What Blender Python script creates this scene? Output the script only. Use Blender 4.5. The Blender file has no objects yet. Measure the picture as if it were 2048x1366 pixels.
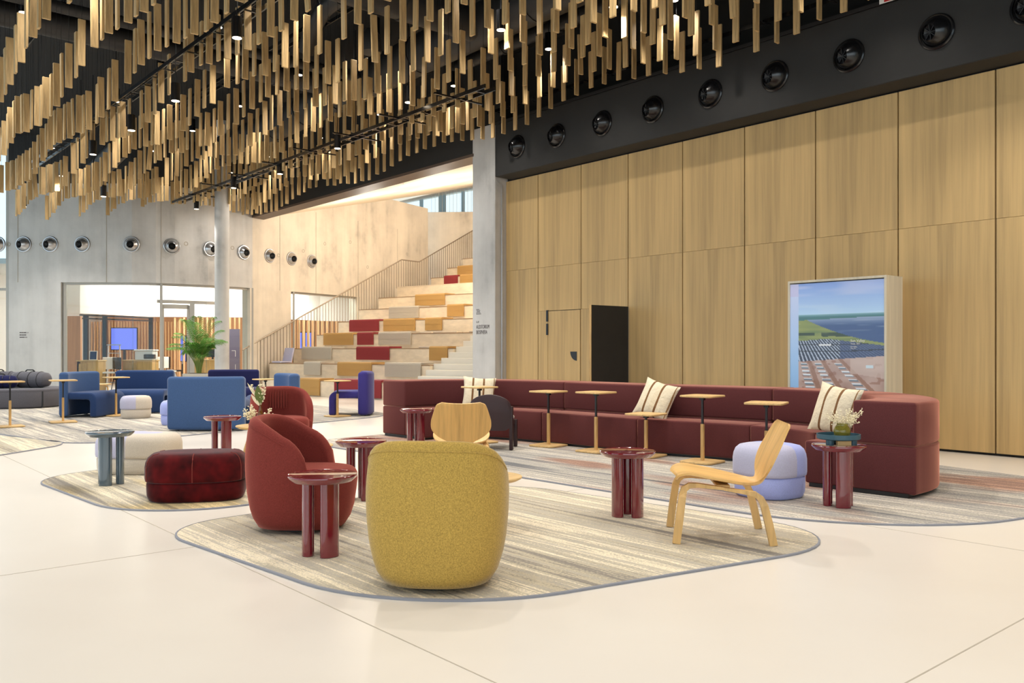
import bpy, bmesh, math, random
from mathutils import Vector, Matrix
random.seed(7)
S = bpy.context.scene
COL = S.collection
PI = math.pi
# ------------------------------------------------------------------ camera
F, H, HZ = 1720.0, 1.3, 700.0            # focal length in px, eye height, horizon row (2048x1366)
cam_d = bpy.data.cameras.new('camera')
cam_d.sensor_width = 36.0
cam_d.lens = F / 2048 * 36
cam_d.shift_y = (HZ - 683) / 2048
cam_d.clip_end = 300
cam = bpy.data.objects.new('camera', cam_d)
COL.objects.link(cam)
cam.location = (0, 0, H)
cam.rotation_euler = (PI / 2, 0, 0)
S.camera = cam
# ------------------------------------------------------------------ view, world, large lights
S.view_settings.view_transform = 'Standard'
S.view_settings.look = 'None'
S.view_settings.gamma = 1
S.view_settings.exposure = 0.0
S.view_settings.use_curve_mapping = False
S.cycles.max_bounces = 7
S.cycles.diffuse_bounces = 4
S.cycles.glossy_bounces = 3
S.cycles.transparent_max_bounces = 8
S.cycles.transmission_bounces = 4
S.cycles.caustics_reflective = False
S.cycles.caustics_refractive = False
S.cycles.sample_clamp_indirect = 6
S.cycles.use_denoising = True
try:
    S.cycles.denoiser = 'OPENIMAGEDENOISE'
    S.cycles.denoising_input_passes = 'RGB_ALBEDO_NORMAL'
except Exception:
    pass
w = bpy.data.worlds.new('sky')
S.world = w
w.use_nodes = True
nt = w.node_tree
bg = nt.nodes['Background']
bg.inputs[0].default_value = (0.80, 0.92, 1.0, 1)
bg.inputs[1].default_value = 1.5

def area(name, loc, target, sx, sy, power, col):
    d = bpy.data.lights.new(name, 'AREA')
    d.shape = 'RECTANGLE'; d.size = sx; d.size_y = sy; d.energy = power; d.color = col
    o = bpy.data.objects.new(name, d); COL.objects.link(o)
    o.location = loc
    o.rotation_euler = (Vector(target) - Vector(loc)).to_track_quat('-Z', 'Y').to_euler()
    return o
area('rear_window_daylight', (-3, -7.5, 3.4), (-3, 10, 2.2), 20, 6, 420, (0.98, 0.98, 0.97))
area('side_window_daylight', (-16.5, 9, 3.2), (0, 11, 1.5), 20, 5.5, 330, (0.82, 0.91, 1.0))

def spot(loc, power, size=1.75, col=(1.0, 0.945, 0.87), rad=0.07, blend=0.7):
    d = bpy.data.lights.new('downlight_beam', 'SPOT')
    d.energy = power; d.spot_size = size; d.spot_blend = blend; d.color = col; d.shadow_soft_size = rad
    o = bpy.data.objects.new('downlight_beam', d); COL.objects.link(o); o.location = loc
    return o

# ------------------------------------------------------------------ coordinates
W0 = (5.93, 10.55); WT = (-0.651, 0.759); WN = (-0.759, -0.651)
def W(t, d, z=0.0):                         # along the timber wall, out from it, up
    return Vector((W0[0] + WT[0] * t + WN[0] * d, W0[1] + WT[1] * t + WN[1] * d, z))
def td(x, y):
    ax, ay = x - W0[0], y - W0[1]
    return ax * WT[0] + ay * WT[1], ax * WN[0] + ay * WN[1]
def tp(px, d):                              # t where a sight line meets the plane at offset d
    q = (px - 1024) / F
    x0, y0 = W0[0] + WN[0] * d, W0[1] + WN[1] * d
    return (x0 - q * y0) / (q * WT[1] - WT[0])
WROT = math.atan2(WT[1], WT[0])
def g(px, py, z=0.0):
    y = F * (H - z) / (py - HZ)
    return Vector(((px - 1024) / F * y, y, z))
def at(px, Y, z=0.0):
    return Vector(((px - 1024) / F * Y, Y, z))

# ------------------------------------------------------------------ materials
def lin(c):
    return tuple((v / 12.92 if v <= 0.04045 else ((v + 0.055) / 1.055) ** 2.4) for v in [x / 255 for x in c])
def nodes(name):
    m = bpy.data.materials.new(name); m.use_nodes = True
    t = m.node_tree
    return m, t, t.nodes['Principled BSDF']
def ramp(t, stops, interp='LINEAR'):
    r = t.nodes.new('ShaderNodeValToRGB'); r.color_ramp.interpolation = interp
    e = r.color_ramp.elements
    while len(e) < len(stops): e.new(0.5)
    for k, (p, c) in enumerate(stops):
        e[k].position = p; e[k].color = (*lin(c), 1)
    return r
def coords(t, scale=(1, 1, 1), rot=(0, 0, 0), kind='Object'):
    tc = t.nodes.new('ShaderNodeTexCoord'); mp = t.nodes.new('ShaderNodeMapping')
    mp.inputs['Scale'].default_value = scale; mp.inputs['Rotation'].default_value = rot
    t.links.new(tc.outputs[kind], mp.inputs['Vector'])
    return mp
def noise(t, vec, scale, detail=3, rough=0.5):
    n = t.nodes.new('ShaderNodeTexNoise'); n.inputs['Scale'].default_value = scale
    n.inputs['Detail'].default_value = detail; n.inputs['Roughness'].default_value = rough
    t.links.new(vec.outputs[0], n.inputs['Vector'])
    return n
def bump(t, b, src, strength, dist=0.01):
    bp = t.nodes.new('ShaderNodeBump'); bp.inputs['Strength'].default_value = strength; bp.inputs['Distance'].default_value = dist
    t.links.new(src, bp.inputs['Height']); t.links.new(bp.outputs[0], b.inputs['Normal'])
def plain(name, c, rough=0.5, metal=0.0, spec=0.5, coat=0.0, vary=0.0):
    m, t, b = nodes(name)
    b.inputs['Base Color'].default_value = (*lin(c), 1); b.inputs['Roughness'].default_value = rough
    b.inputs['Metallic'].default_value = metal; b.inputs['Specular IOR Level'].default_value = spec
    b.inputs['Coat Weight'].default_value = coat; b.inputs['Coat Roughness'].default_value = 0.04
    if vary:
        n = noise(t, coords(t), 3, 4)
        r = ramp(t, [(0.3, tuple(v * (1 - vary) for v in c)), (0.7, tuple(min(255, v * (1 + vary)) for v in c))])
        t.links.new(n.outputs['Fac'], r.inputs[0]); t.links.new(r.outputs[0], b.inputs['Base Color'])
    return m
def fabric(name, c, scale=170, vary=0.10, sheen=0.25, bmp=0.25, tint=(255, 255, 255)):
    m, t, b = nodes(name)
    v = coords(t)
    n = noise(t, v, scale, 2, 0.7)
    r = ramp(t, [(0.3, tuple(x * (1 - vary) for x in c)), (0.7, tuple(min(255, x * (1 + vary)) for x in c))])
    t.links.new(n.outputs['Fac'], r.inputs[0]); t.links.new(r.outputs[0], b.inputs['Base Color'])
    b.inputs['Roughness'].default_value = 0.92; b.inputs['Specular IOR Level'].default_value = 0.15
    b.inputs['Sheen Weight'].default_value = sheen; b.inputs['Sheen Roughness'].default_value = 0.35; b.inputs['Sheen Tint'].default_value = (*lin(tint), 1)
    bump(t, b, n.outputs['Fac'], bmp, 0.003)
    return m
def wood(name, c, dark=0.82, scale=(26, 26, 1.1), rough=0.45, kind='Object'):
    m, t, b = nodes(name)
    v = coords(t, scale, kind=kind)
    n = noise(t, v, 1.0, 5, 0.6)
    n2 = noise(t, coords(t, tuple(s * 0.18 for s in scale), kind=kind), 1.0, 2, 0.5)
    add = t.nodes.new('ShaderNodeMath'); add.operation = 'ADD'
    hm = t.nodes.new('ShaderNodeMath'); hm.operation = 'MULTIPLY'; hm.inputs[1].default_value = 0.5
    t.links.new(n.outputs['Fac'], add.inputs[0]); t.links.new(n2.outputs['Fac'], add.inputs[1]); t.links.new(add.outputs[0], hm.inputs[0])
    r = ramp(t, [(0.36, tuple(x * dark for x in c)), (0.5, c), (0.64, tuple(min(255, x * 1.07) for x in c))])
    t.links.new(hm.outputs[0], r.inputs[0]); t.links.new(r.outputs[0], b.inputs['Base Color'])
    b.inputs['Roughness'].default_value = rough; b.inputs['Specular IOR Level'].default_value = 0.35
    return m
def concrete(name, c):
    m, t, b = nodes(name)
    v = coords(t)
    n = noise(t, v, 0.9, 8, 0.62)
    v2 = coords(t, (1.6, 1.6, 0.16)); n2 = noise(t, v2, 1.0, 4, 0.6)
    add = t.nodes.new('ShaderNodeMath'); add.operation = 'ADD'
    t.links.new(n.outputs['Fac'], add.inputs[0]); t.links.new(n2.outputs['Fac'], add.inputs[1])
    hm = t.nodes.new('ShaderNodeMath'); hm.operation = 'MULTIPLY'; hm.inputs[1].default_value = 0.5
    t.links.new(add.outputs[0], hm.inputs[0])
    r = ramp(t, [(0.33, tuple(x * 0.76 for x in c)), (0.44, tuple(x * 0.93 for x in c)), (0.56, c), (0.68, tuple(min(255, x * 1.04) for x in c))])
    t.links.new(hm.outputs[0], r.inputs[0]); t.links.new(r.outputs[0], b.inputs['Base Color'])
    b.inputs['Roughness'].default_value = 0.75
    n3 = noise(t, v, 30, 4); bump(t, b, n3.outputs['Fac'], 0.12, 0.01)
    return m
def emit(name, c, s):
    m = bpy.data.materials.new(name); m.use_nodes = True; t = m.node_tree
    t.nodes.clear(); e = t.nodes.new('ShaderNodeEmission'); o = t.nodes.new('ShaderNodeOutputMaterial')
    e.inputs[0].default_value = (*lin(c), 1); e.inputs[1].default_value = s
    t.links.new(e.outputs[0], o.inputs[0]); return m
def glassy(name, tint=(240, 246, 248), refl=1.0):
    m = bpy.data.materials.new(name); m.use_nodes = True; t = m.node_tree
    t.nodes.clear(); o = t.nodes.new('ShaderNodeOutputMaterial'); mx = t.nodes.new('ShaderNodeMixShader')
    tr = t.nodes.new('ShaderNodeBsdfTransparent'); gl = t.nodes.new('ShaderNodeBsdfGlossy'); fr = t.nodes.new('ShaderNodeFresnel')
    tr.inputs[0].default_value = (*lin(tint), 1); gl.inputs['Roughness'].default_value = 0.02; fr.inputs[0].default_value = 1.45
    ge = t.nodes.new('ShaderNodeNewGeometry'); sb = t.nodes.new('ShaderNodeMath'); sb.operation = 'SUBTRACT'; sb.use_clamp = True
    t.links.new(fr.outputs[0], sb.inputs[0]); t.links.new(ge.outputs['Backfacing'], sb.inputs[1])
    t.links.new(sb.outputs[0], mx.inputs[0]); t.links.new(tr.outputs[0], mx.inputs[1]); t.links.new(gl.outputs[0], mx.inputs[2])
    t.links.new(mx.outputs[0], o.inputs[0]); return m
def carpet(name, stops, seed=0.0, rot=0.0, patch=None):
    m, t, b = nodes(name)
    tc = t.nodes.new('ShaderNodeTexCoord')
    rt = t.nodes.new('ShaderNodeMapping'); rt.inputs['Rotation'].default_value = (0, 0, rot); rt.inputs['Location'].default_value = (seed, seed * 1.7, 0)
    t.links.new(tc.outputs['Object'], rt.inputs['Vector'])
    def layer(sx, sy, det, ro):
        mp = t.nodes.new('ShaderNodeMapping'); mp.inputs['Scale'].default_value = (sx, sy, 1)
        t.links.new(rt.outputs[0], mp.inputs['Vector']); return noise(t, mp, 1.0, det, ro)
    a = layer(0.13, 3.4, 3, 0.62); c = layer(0.42, 16, 4, 0.75); f = layer(60, 60, 1, 0.5)
    mth = lambda op, x, y: None
    def M(op, x, y):
        n = t.nodes.new('ShaderNodeMath'); n.operation = op
        for k, q in enumerate((x, y)):
            if isinstance(q, float): n.inputs[k].default_value = q
            else: t.links.new(q, n.inputs[k])
        return n.outputs[0]
    v = M('ADD', M('MULTIPLY', a.outputs['Fac'], 0.62), M('MULTIPLY', c.outputs['Fac'], 0.38))
    v = M('ADD', v, M('MULTIPLY', M('SUBTRACT', f.outputs['Fac'], 0.5), 0.10))
    r = ramp(t, stops); t.links.new(v, r.inputs[0]); out = r.outputs[0]
    if patch:
        p = layer(0.35, 1.1, 2, 0.5); pr = t.nodes.new('ShaderNodeMapRange')
        pr.inputs[1].default_value = patch[1]; pr.inputs[2].default_value = patch[1] + 0.09
        t.links.new(p.outputs['Fac'], pr.inputs[0])
        mx = t.nodes.new('ShaderNodeMix'); mx.data_type = 'RGBA'; mx.blend_type = 'MULTIPLY'
        t.links.new(M('MULTIPLY', pr.outputs[0], patch[2]), mx.inputs[0]); t.links.new(out, mx.inputs[6]); mx.inputs[7].default_value = (*lin(patch[0]), 1)
        out = mx.outputs[2]
    t.links.new(out, b.inputs['Base Color'])
    b.inputs['Roughness'].default_value = 0.95; b.inputs['Specular IOR Level'].default_value = 0.1
    bump(t, b, f.outputs['Fac'], 0.4, 0.004)
    return m

M_floor, _t, _b = nodes('resin_floor')
_n = noise(_t, coords(_t), 0.35, 5, 0.55)
_r = ramp(_t, [(0.3, (222, 213, 201)), (0.7, (231, 224, 213))])
_t.links.new(_n.outputs['Fac'], _r.inputs[0]); _t.links.new(_r.outputs[0], _b.inputs['Base Color'])
_b.inputs['Roughness'].default_value = 0.28; _b.inputs['Specular IOR Level'].default_value = 0.45
M_joint = plain('floor_joint', (176, 166, 150), 0.6)
M_conc = concrete('board_marked_concrete', (208, 205, 201))
M_conc2 = concrete('warm_concrete', (224, 212, 194))
M_panel = wood('oak_panel', (196, 164, 112), 0.88, (16, 16, 0.5), 0.5)
M_oak = wood('oak', (208, 168, 108), 0.86, (30, 30, 3), 0.42)
M_oakx = wood('oak_flat', (214, 178, 122), 0.86, (4, 40, 30), 0.42)
M_ply = wood('oak_ply', (216, 172, 106), 0.88, (2.0, 34, 2.0), 0.4)
M_slat = wood('baton_wood', (190, 160, 112), 0.80, (40, 40, 4), 0.6)
M_slatw = wood('office_slat_wood', (226, 176, 128), 0.85, (30, 30, 1), 0.5)
M_blackwall = plain('black_paint', (38, 36, 34), 0.75, vary=0.06)
M_black = plain('black_metal', (24, 24, 26), 0.4)
M_blackgloss = plain('black_gloss', (16, 16, 18), 0.22, spec=0.6)
M_ceil = plain('dark_ceiling', (22, 20, 18), 0.9)
M_duct = plain('dark_duct', (44, 42, 41), 0.5, 0.3)
M_alu = plain('brushed_aluminium', (196, 196, 198), 0.28, 0.9)
M_white = plain('white_paint', (240, 236, 230), 0.6)
M_cream = plain('cream_paint', (240, 226, 204), 0.7)
M_tier = wood('birch_tier', (228, 212, 188), 0.93, (3, 3, 8), 0.5)
M_tieredge = plain('tier_edge', (150, 118, 84), 0.6)
M_step = plain('pale_step', (228, 222, 210), 0.5)
M_steel = plain('champagne_steel', (150, 136, 118), 0.4, 0.5)
M_greyframe = plain('grey_frame', (176, 172, 164), 0.45, 0.2)
M_burg = plain('burgundy_lacquer', (112, 22, 36), 0.12, 0.0, 0.6, 1.0)
M_slate = plain('slate_lacquer', (70, 88, 100), 0.14, 0.0, 0.6, 1.0)
M_rust = fabric('rust_wool', (120, 52, 46), 170, 0.10, 0.5, 0.25, (255, 160, 140))
M_yellow = fabric('mustard_wool', (172, 142, 72), 150, 0.15)
M_maroon = fabric('maroon_wool', (92, 48, 48), 160, 0.07, 1.0, 0.25, (255, 176, 150))
M_velvet = fabric('wine_velvet', (70, 12, 14), 7, 0.3, 0.2, 0.05)
M_lilac = fabric('lilac_wool', (186, 184, 206), 170, 0.05)
M_peri = fabric('periwinkle_wool', (166, 174, 226), 170, 0.05)
M_sand = fabric('sand_wool', (206, 194, 178), 170, 0.06)
M_blue = fabric('denim_wool', (66, 90, 130), 150, 0.08)
M_blued = fabric('mid_blue_wool', (44, 64, 104), 150, 0.08)
M_navy = fabric('navy_wool', (34, 36, 76), 150, 0.08)
M_indigo = fabric('indigo_wool', (62, 56, 124), 150, 0.08)
M_grey = fabric('charcoal_wool', (98, 96, 102), 150, 0.08)
M_padred = fabric('crimson_pad', (140, 56, 60), 100, 0.06)
M_padmus = fabric('ochre_pad', (186, 148, 92), 100, 0.06)
M_padgrey = fabric('stone_pad', (186, 178, 164), 100, 0.06)
M_shell = plain('grey_shell', (196, 194, 192), 0.5)
M_darkwood = plain('dark_plum_wood', (44, 20, 22), 0.5, vary=0.08)
M_teal = plain('teal_lacquer', (48, 84, 98), 0.4)
M_leaf = plain('palm_green', (84, 134, 44), 0.5, vary=0.25)
M_stem = plain('palm_stem', (126, 142, 62), 0.5)
M_straw = plain('dried_straw', (238, 226, 194), 0.8)
M_leafd = plain('dark_leaf', (92, 104, 40), 0.6)
M_glass = glassy('clear_glass')
M_orange = wood('copper_oak', (214, 158, 116), 0.92, (14, 14, 0.6), 0.5)
M_amber, _t, _b = nodes('amber_glass')
_b.inputs['Base Color'].default_value = (*lin((150, 92, 30)), 1); _b.inputs['Roughness'].default_value = 0.08; _b.inputs['Transmission Weight'].default_value = 0.6
M_olive, _t, _b = nodes('olive_glass')
_b.inputs['Base Color'].default_value = (*lin((168, 158, 60)), 1); _b.inputs['Roughness'].default_value = 0.1; _b.inputs['Transmission Weight'].default_value = 0.6
M_lamp = emit('lamp_glow', (255, 236, 205), 9.0)
M_tube = emit('tube_glow', (255, 250, 240), 3.0)
M_screen = emit('screen_glow', (128, 140, 240), 1.25)
CARP = [(0.36, (128, 122, 114)), (0.42, (150, 143, 132)), (0.455, (196, 184, 158)), (0.49, (170, 163, 152)), (0.525, (190, 180, 158)), (0.55, (236, 222, 194)), (0.59, (182, 174, 160)), (0.66, (216, 202, 168))]
CARPB = [(0.36, (104, 104, 106)), (0.42, (138, 136, 134)), (0.455, (188, 180, 164)), (0.49, (146, 143, 142)), (0.525, (168, 162, 152)), (0.55, (220, 210, 192)), (0.59, (150, 146, 142)), (0.66, (190, 178, 158))]
RR = -math.radians(130.6)
M_rugA = carpet('striped_carpet', CARP, 0.0, RR)
M_rugB = carpet('striped_carpet_rose', CARPB, 5.0, RR, ((226, 176, 158), 0.5, 0.8))
M_rugC = carpet('striped_carpet_straw', CARP, 9.0, RR, ((248, 226, 160), 0.5, 0.6))
M_rugD = carpet('striped_carpet_grey', CARPB, 14.0, RR)
M_bind = plain('rug_binding', (134, 136, 144), 0.9)

# ------------------------------------------------------------------ mesh helpers
class B:
    def __init__(self): self.bm = bmesh.new()
    def add(self, vs, fs, mi=0, mat=None):
        if mat is not None: vs = [mat @ Vector(v) for v in vs]
        bv = [self.bm.verts.new(v) for v in vs]
        for f in fs:
            try: self.bm.faces.new([bv[i] for i in f]).material_index = mi
            except ValueError: pass
        return self
    def box(self, c, s, rz=0.0, bev=0.0, seg=2, mi=0, mat=None):
        x, y, z = s[0] / 2, s[1] / 2, s[2] / 2
        vs = [(-x, -y, -z), (x, -y, -z), (x, y, -z), (-x, y, -z), (-x, -y, z), (x, -y, z), (x, y, z), (-x, y, z)]
        fs = [(0, 3, 2, 1), (4, 5, 6, 7), (0, 1, 5, 4), (1, 2, 6, 5), (2, 3, 7, 6), (3, 0, 4, 7)]
        t = bmesh.new(); bv = [t.verts.new(v) for v in vs]
        for f in fs: t.faces.new([bv[i] for i in f])
        if bev: bmesh.ops.bevel(t, geom=t.edges[:], offset=bev, segments=seg, profile=0.5, affect='EDGES')
        mt = (mat or Matrix()) @ Matrix.Translation(c) @ Matrix.Rotation(rz, 4, 'Z')
        self._merge(t, mt, mi); return self
    def _merge(self, t, mt, mi=0):
        t.verts.index_update()
        bv = [self.bm.verts.new(mt @ v.co) for v in t.verts]
        for f in t.faces:
            try: self.bm.faces.new([bv[v.index] for v in f.verts]).material_index = mi
            except ValueError: pass
        t.free()
    def loft(self, rings, cap=True, closed=True, mi=0, mat=None):
        n = len(rings[0]); vs = [v for r in rings for v in r]; fs = []
        for i in range(len(rings) - 1):
            for j in range(n if closed else n - 1):
                k = (j + 1) % n
                fs.append((i * n + j, i * n + k, (i + 1) * n + k, (i + 1) * n + j))
        if cap and closed:
            fs.append(tuple(range(n - 1, -1, -1))); m = (len(rings) - 1) * n
            fs.append(tuple(range(m, m + n)))
        return self.add(vs, fs, mi, mat)
    def lathe(self, prof, n=24, c=(0, 0, 0), cap=True, mat=None, mi=0):
        rings = [[(c[0] + r * math.cos(2 * PI * k / n), c[1] + r * math.sin(2 * PI * k / n), c[2] + z) for k in range(n)] for r, z in prof]
        return self.loft(rings, cap, True, mi, mat)
    def tube(self, pts, r, n=8, mi=0, cap=True):
        rings = []; pts = [Vector(p) for p in pts]
        up = Vector((0, 0, 1))
        for i, p in enumerate(pts):
            a = pts[max(0, i - 1)]; b = pts[min(len(pts) - 1, i + 1)]
            dr = (b - a).normalized()
            u = dr.cross(up if abs(dr.z) < 0.95 else Vector((1, 0, 0))).normalized(); v = dr.cross(u)
            rr = r[i] if isinstance(r, (list, tuple)) else r
            rings.append([p + (u * math.cos(2 * PI * k / n) + v * math.sin(2 * PI * k / n)) * rr for k in range(n)])
        return self.loft(rings, cap, True, mi)
    def prism(self, poly, z0, z1, bev=0.0, seg=2, mi=0, mat=None):
        t = bmesh.new(); n = len(poly)
        lo = [t.verts.new((p[0], p[1], z0)) for p in poly]; hi = [t.verts.new((p[0], p[1], z1)) for p in poly]
        t.faces.new(lo[::-1]); t.faces.new(hi)
        for i in range(n): t.faces.new((lo[i], lo[(i + 1) % n], hi[(i + 1) % n], hi[i]))
        bmesh.ops.recalc_face_normals(t, faces=t.faces[:])
        if bev:
            es = [e for e in t.edges if e.calc_face_angle(0) > 0.5]
            bmesh.ops.bevel(t, geom=es, offset=bev, segments=seg, profile=0.5, affect='EDGES')
        self._merge(t, mat or Matrix(), mi); return self
def part(name, b, mats, parent=None, smooth=True, loc=None, rz=None, angle=0.6):
    me = bpy.data.meshes.new(name)
    bmesh.ops.recalc_face_normals(b.bm, faces=b.bm.faces[:])
    b.bm.to_mesh(me); b.bm.free()
    for m in (mats if isinstance(mats, (list, tuple)) else [mats]): me.materials.append(m)
    if smooth:
        me.polygons.foreach_set('use_smooth', [True] * len(me.polygons))
        try: me.set_sharp_from_angle(angle=angle)
        except Exception: pass
    o = bpy.data.objects.new(name, me); COL.objects.link(o)
    if parent: o.parent = parent
    if loc is not None: o.location = loc
    if rz is not None: o.rotation_euler.z = rz
    return o
def tag(o, label, cat, group=None):
    o['label'] = label; o['category'] = cat
    if group: o['group'] = group
    return o
def thing(name, label, cat, loc=(0, 0, 0), rz=0.0, group=None):
    o = bpy.data.objects.new(name, None); COL.objects.link(o)
    o.location = loc; o.rotation_euler = (0, 0, rz); o.empty_display_size = 0.1
    return tag(o, label, cat, group)
def struct(o): o['kind'] = 'structure'; return o
def dup(root, loc, rz, label=None, group=None, remat=None):
    def cp(o, par):
        c = o.copy(); COL.objects.link(c)
        if par: c.parent = par
        if remat and c.type == 'MESH':
            c.data = c.data.copy()
            for k, m in enumerate(c.data.materials):
                if m and m.name in remat: c.data.materials[k] = remat[m.name]
        for ch in list(kids.get(o.name, [])): cp(ch, c)
        return c
    kids = {}
    for q in root.children_recursive: kids.setdefault(q.parent.name, []).append(q)
    r = cp(root, None); r.location = loc; r.rotation_euler = (0, 0, rz)
    if label: r['label'] = label
    if group: r['group'] = group
    return r
def superring(a, b, z, n=32, e=2.6, cx=0, cy=0):
    out = []
    for k in range(n):
        th = 2 * PI * k / n; c, s = math.cos(th), math.sin(th)
        out.append((cx + a * math.copysign(abs(c) ** (2 / e), c), cy + b * math.copysign(abs(s) ** (2 / e), s), z))
    return out
def roundpoly(pts, rads, seg=8):
    out = []; n = len(pts)
    for i in range(n):
        p = Vector(pts[i][:2]); a = Vector(pts[i - 1][:2]); b = Vector(pts[(i + 1) % n][:2])
        r = rads[i] if isinstance(rads, (list, tuple)) else rads
        u = p + (a - p).normalized() * r; v = p + (b - p).normalized() * r
        for k in range(seg + 1):
            s = k / seg
            # cubic closer to a circular arc than the quadratic one
            c1 = u + (p - u) * 0.56; c2 = v + (p - v) * 0.56
            out.append((1 - s) ** 3 * u + 3 * (1 - s) ** 2 * s * c1 + 3 * (1 - s) * s * s * c2 + s ** 3 * v)
    return [(q.x, q.y) for q in out]
def rsq(s, r, seg=5): return roundpoly([(-s, -s), (s, -s), (s, s), (-s, s)], r, seg)
def catmull(pts, per=6):
    P = [Vector(p) for p in pts]; P = [P[0] * 2 - P[1]] + P + [P[-1] * 2 - P[-2]]; out = []
    for i in range(1, len(P) - 2):
        for k in range(per):
            s = k / per
            out.append(0.5 * ((2 * P[i]) + (P[i + 1] - P[i - 1]) * s + (2 * P[i - 1] - 5 * P[i] + 4 * P[i + 1] - P[i + 2]) * s * s + (3 * P[i] - P[i - 1] - 3 * P[i + 1] + P[i + 2]) * s ** 3))
    out.append(P[-2]); return out

# ================================================================== SETTING
CZ = 7.3                                   # ceiling height
fl = struct(part('floor', B().box((-3, 17, -0.1), (44, 54, 0.2)), M_floor, smooth=False))
def joint(p, q, wd=0.007):
    p, q = Vector(p[:2]), Vector(q[:2]); n = (q - p).normalized(); n = Vector((-n.y, n.x)) * wd / 2
    part('joint', B().prism([(p - n), (q - n), (q + n), (p + n)], 0.0, 0.0012), M_joint, fl, smooth=False)
for d in (10.95, 5.2, -1e9):
    pass
sd = td(*g(990, 1366)[:2])[1]
joint(W(-9, sd), W(13, sd)); joint(W(-9, sd - 4.0), W(13, sd - 4.0)); 
st = td(*g(140, 1131)[:2])[0]
joint(W(st, 4), W(st, 18)); joint(W(st - 4, sd), W(st - 4, sd + 6)); joint(W(-2.6, -2), W(-2.6, sd + 6))

# --- rugs
def rug(corners, rads, mat, label):
    poly = roundpoly(corners, rads, 12)
    r = thing('rug', label, 'rug', (0, 0, 0))
    part('pile', B().prism(poly, 0.0, 0.012), mat, r, smooth=False)
    # binding
    n = len(poly); rb = B(); inner = []; outer = []
    for i in range(n):
        a, b = Vector(poly[i - 1]), Vector(poly[(i + 1) % n]); d = (b - a).normalized(); nn = Vector((d.y, -d.x)); p = Vector(poly[i])
        inner.append(p - nn * 0.004); outer.append(p + nn * 0.009)
    rings = [[(q.x, q.y, 0.0005) for q in outer], [(q.x, q.y, 0.012) for q in outer], [(q.x, q.y, 0.0145) for q in inner], [(q.x, q.y, 0.003) for q in inner]]
    rings.append(rings[0]); rb.loft(rings, cap=False)
    part('binding', rb, M_bind, r, smooth=False)
    return r
rug([g(300, 1061), g(812, 1240), g(1775, 1080), g(965, 961)][::1], [0.55, 0.9, 1.0, 1.0], M_rugA, 'beige and taupe striped rug under the mustard and rust armchairs')
rug([g(600, 885), g(1800, 1078), g(2330, 992), g(1150, 838)], [0.7, 1.3, 1.0, 1.0], M_rugB, 'grey striped rug with faded rose patches under the long maroon sofa')
rug([g(58, 960), g(272, 1041), g(690, 985), g(455, 908)], [0.5, 0.9, 0.6, 0.6], M_rugC, 'straw and grey striped rug under the wine velvet pouf')
rug([g(-260, 830), g(160, 893), g(800, 830), g(360, 783)], [0.9, 0.9, 0.9, 0.9], M_rugD, 'large grey striped rug under the blue lounge seats')
rug([g(-420, 905), g(-100, 928), g(150, 887), g(-110, 862)], [0.6, 0.9, 0.5, 0.6], M_rugA, 'beige striped rug with only its rounded tip showing by the pale floor')

# --- timber wall (wall_right)
wr = struct(bpy.data.objects.new('wall_right', None)); COL.objects.link(wr); wr['label'] = 'tall oak-panelled wall behind the maroon sofa'
def wbox(b, t0, t1, d0, d1, z0, z1, bev=0.0):
    c = W((t0 + t1) / 2, (d0 + d1) / 2, (z0 + z1) / 2)
    return b.box(c, (abs(t1 - t0), abs(d1 - d0), z1 - z0), WROT, bev, 1)
part('backing', wbox(B(), -9, 9.35, -0.3, -0.05, 0, CZ), M_black, wr, smooth=False)
ZT, ZJ, ZD = 4.74, 2.91, 2.06
js = [9.30] + [tp(x, 0) for x in (1076, 1162, 1256, 1365, 1489, 1631, 1796, 1991)]
while js[-1] > -8.5: js.append(js[-1] - 1.75)
GP = 0.009
def panel(t0, t1, z0, z1):
    o = part('panel', B().box((0, 0, 0), (abs(t1 - t0) - 2 * GP, 0.04, z1 - z0 - 0.003), 0, 0.002, 1), M_panel, wr, smooth=False)
    o.location = W((t0 + t1) / 2, -0.02, (z0 + z1) / 2); o.rotation_euler.z = WROT
    return o
tdl, tdr = tp(1096, 0), tp(1161, 0)
for a, b_ in zip(js, js[1:]):
    panel(a, b_, ZJ, ZT)
    if b_ >= tp(1257, 0) - 0.02 and a <= tp(1075, 0) + 0.02:
        panel(a, b_, ZD, ZJ)
    else:
        panel(a, b_, 0.03, ZJ)
panel(js[1], tdl, 0.03, ZD); hinge_t = js[3]; panel(tdr, hinge_t + 0.92, 0.03, ZD)
# closed leaf
dr1 = struct(bpy.data.objects.new('door_1', None)); COL.objects.link(dr1); dr1['label'] = 'flush oak door leaf beside the open black leaf'
o = part('leaf', B().box((0, 0, 0), (abs(tdl - tdr) - 0.012, 0.05, ZD - 0.02), 0, 0.002, 1), M_panel, dr1, smooth=False)
o.location = W((tdl + tdr) / 2, -0.02, ZD / 2); o.rotation_euler.z = WROT
for z in (1.95, 1.69):
    part('hinge', wbox(B(), tdl - 0.015, tdl + 0.03, 0.0, 0.025, z - 0.1, z + 0.12), M_black, dr1, smooth=False)
hb = B(); R_ = 0.17
pl = [(0, 0)] + [(-R_ * math.sin(a), -R_ * math.cos(a)) for a in [k * PI / 16 for k in range(9)]]
hb.add([(p[0], 0.0, p[1]) for p in pl] + [(p[0], 0.012, p[1]) for p in pl], [tuple(range(10)), tuple(range(19, 9, -1))] + [(i, (i + 1) % 10, (i + 1) % 10 + 10, i + 10) for i in range(10)])
hh = part('handle', hb, M_black, dr1, smooth=False)
hh.location = W(tdr + 0.09, 0.012, 1.27); hh.rotation_euler.z = WROT + PI
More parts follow.
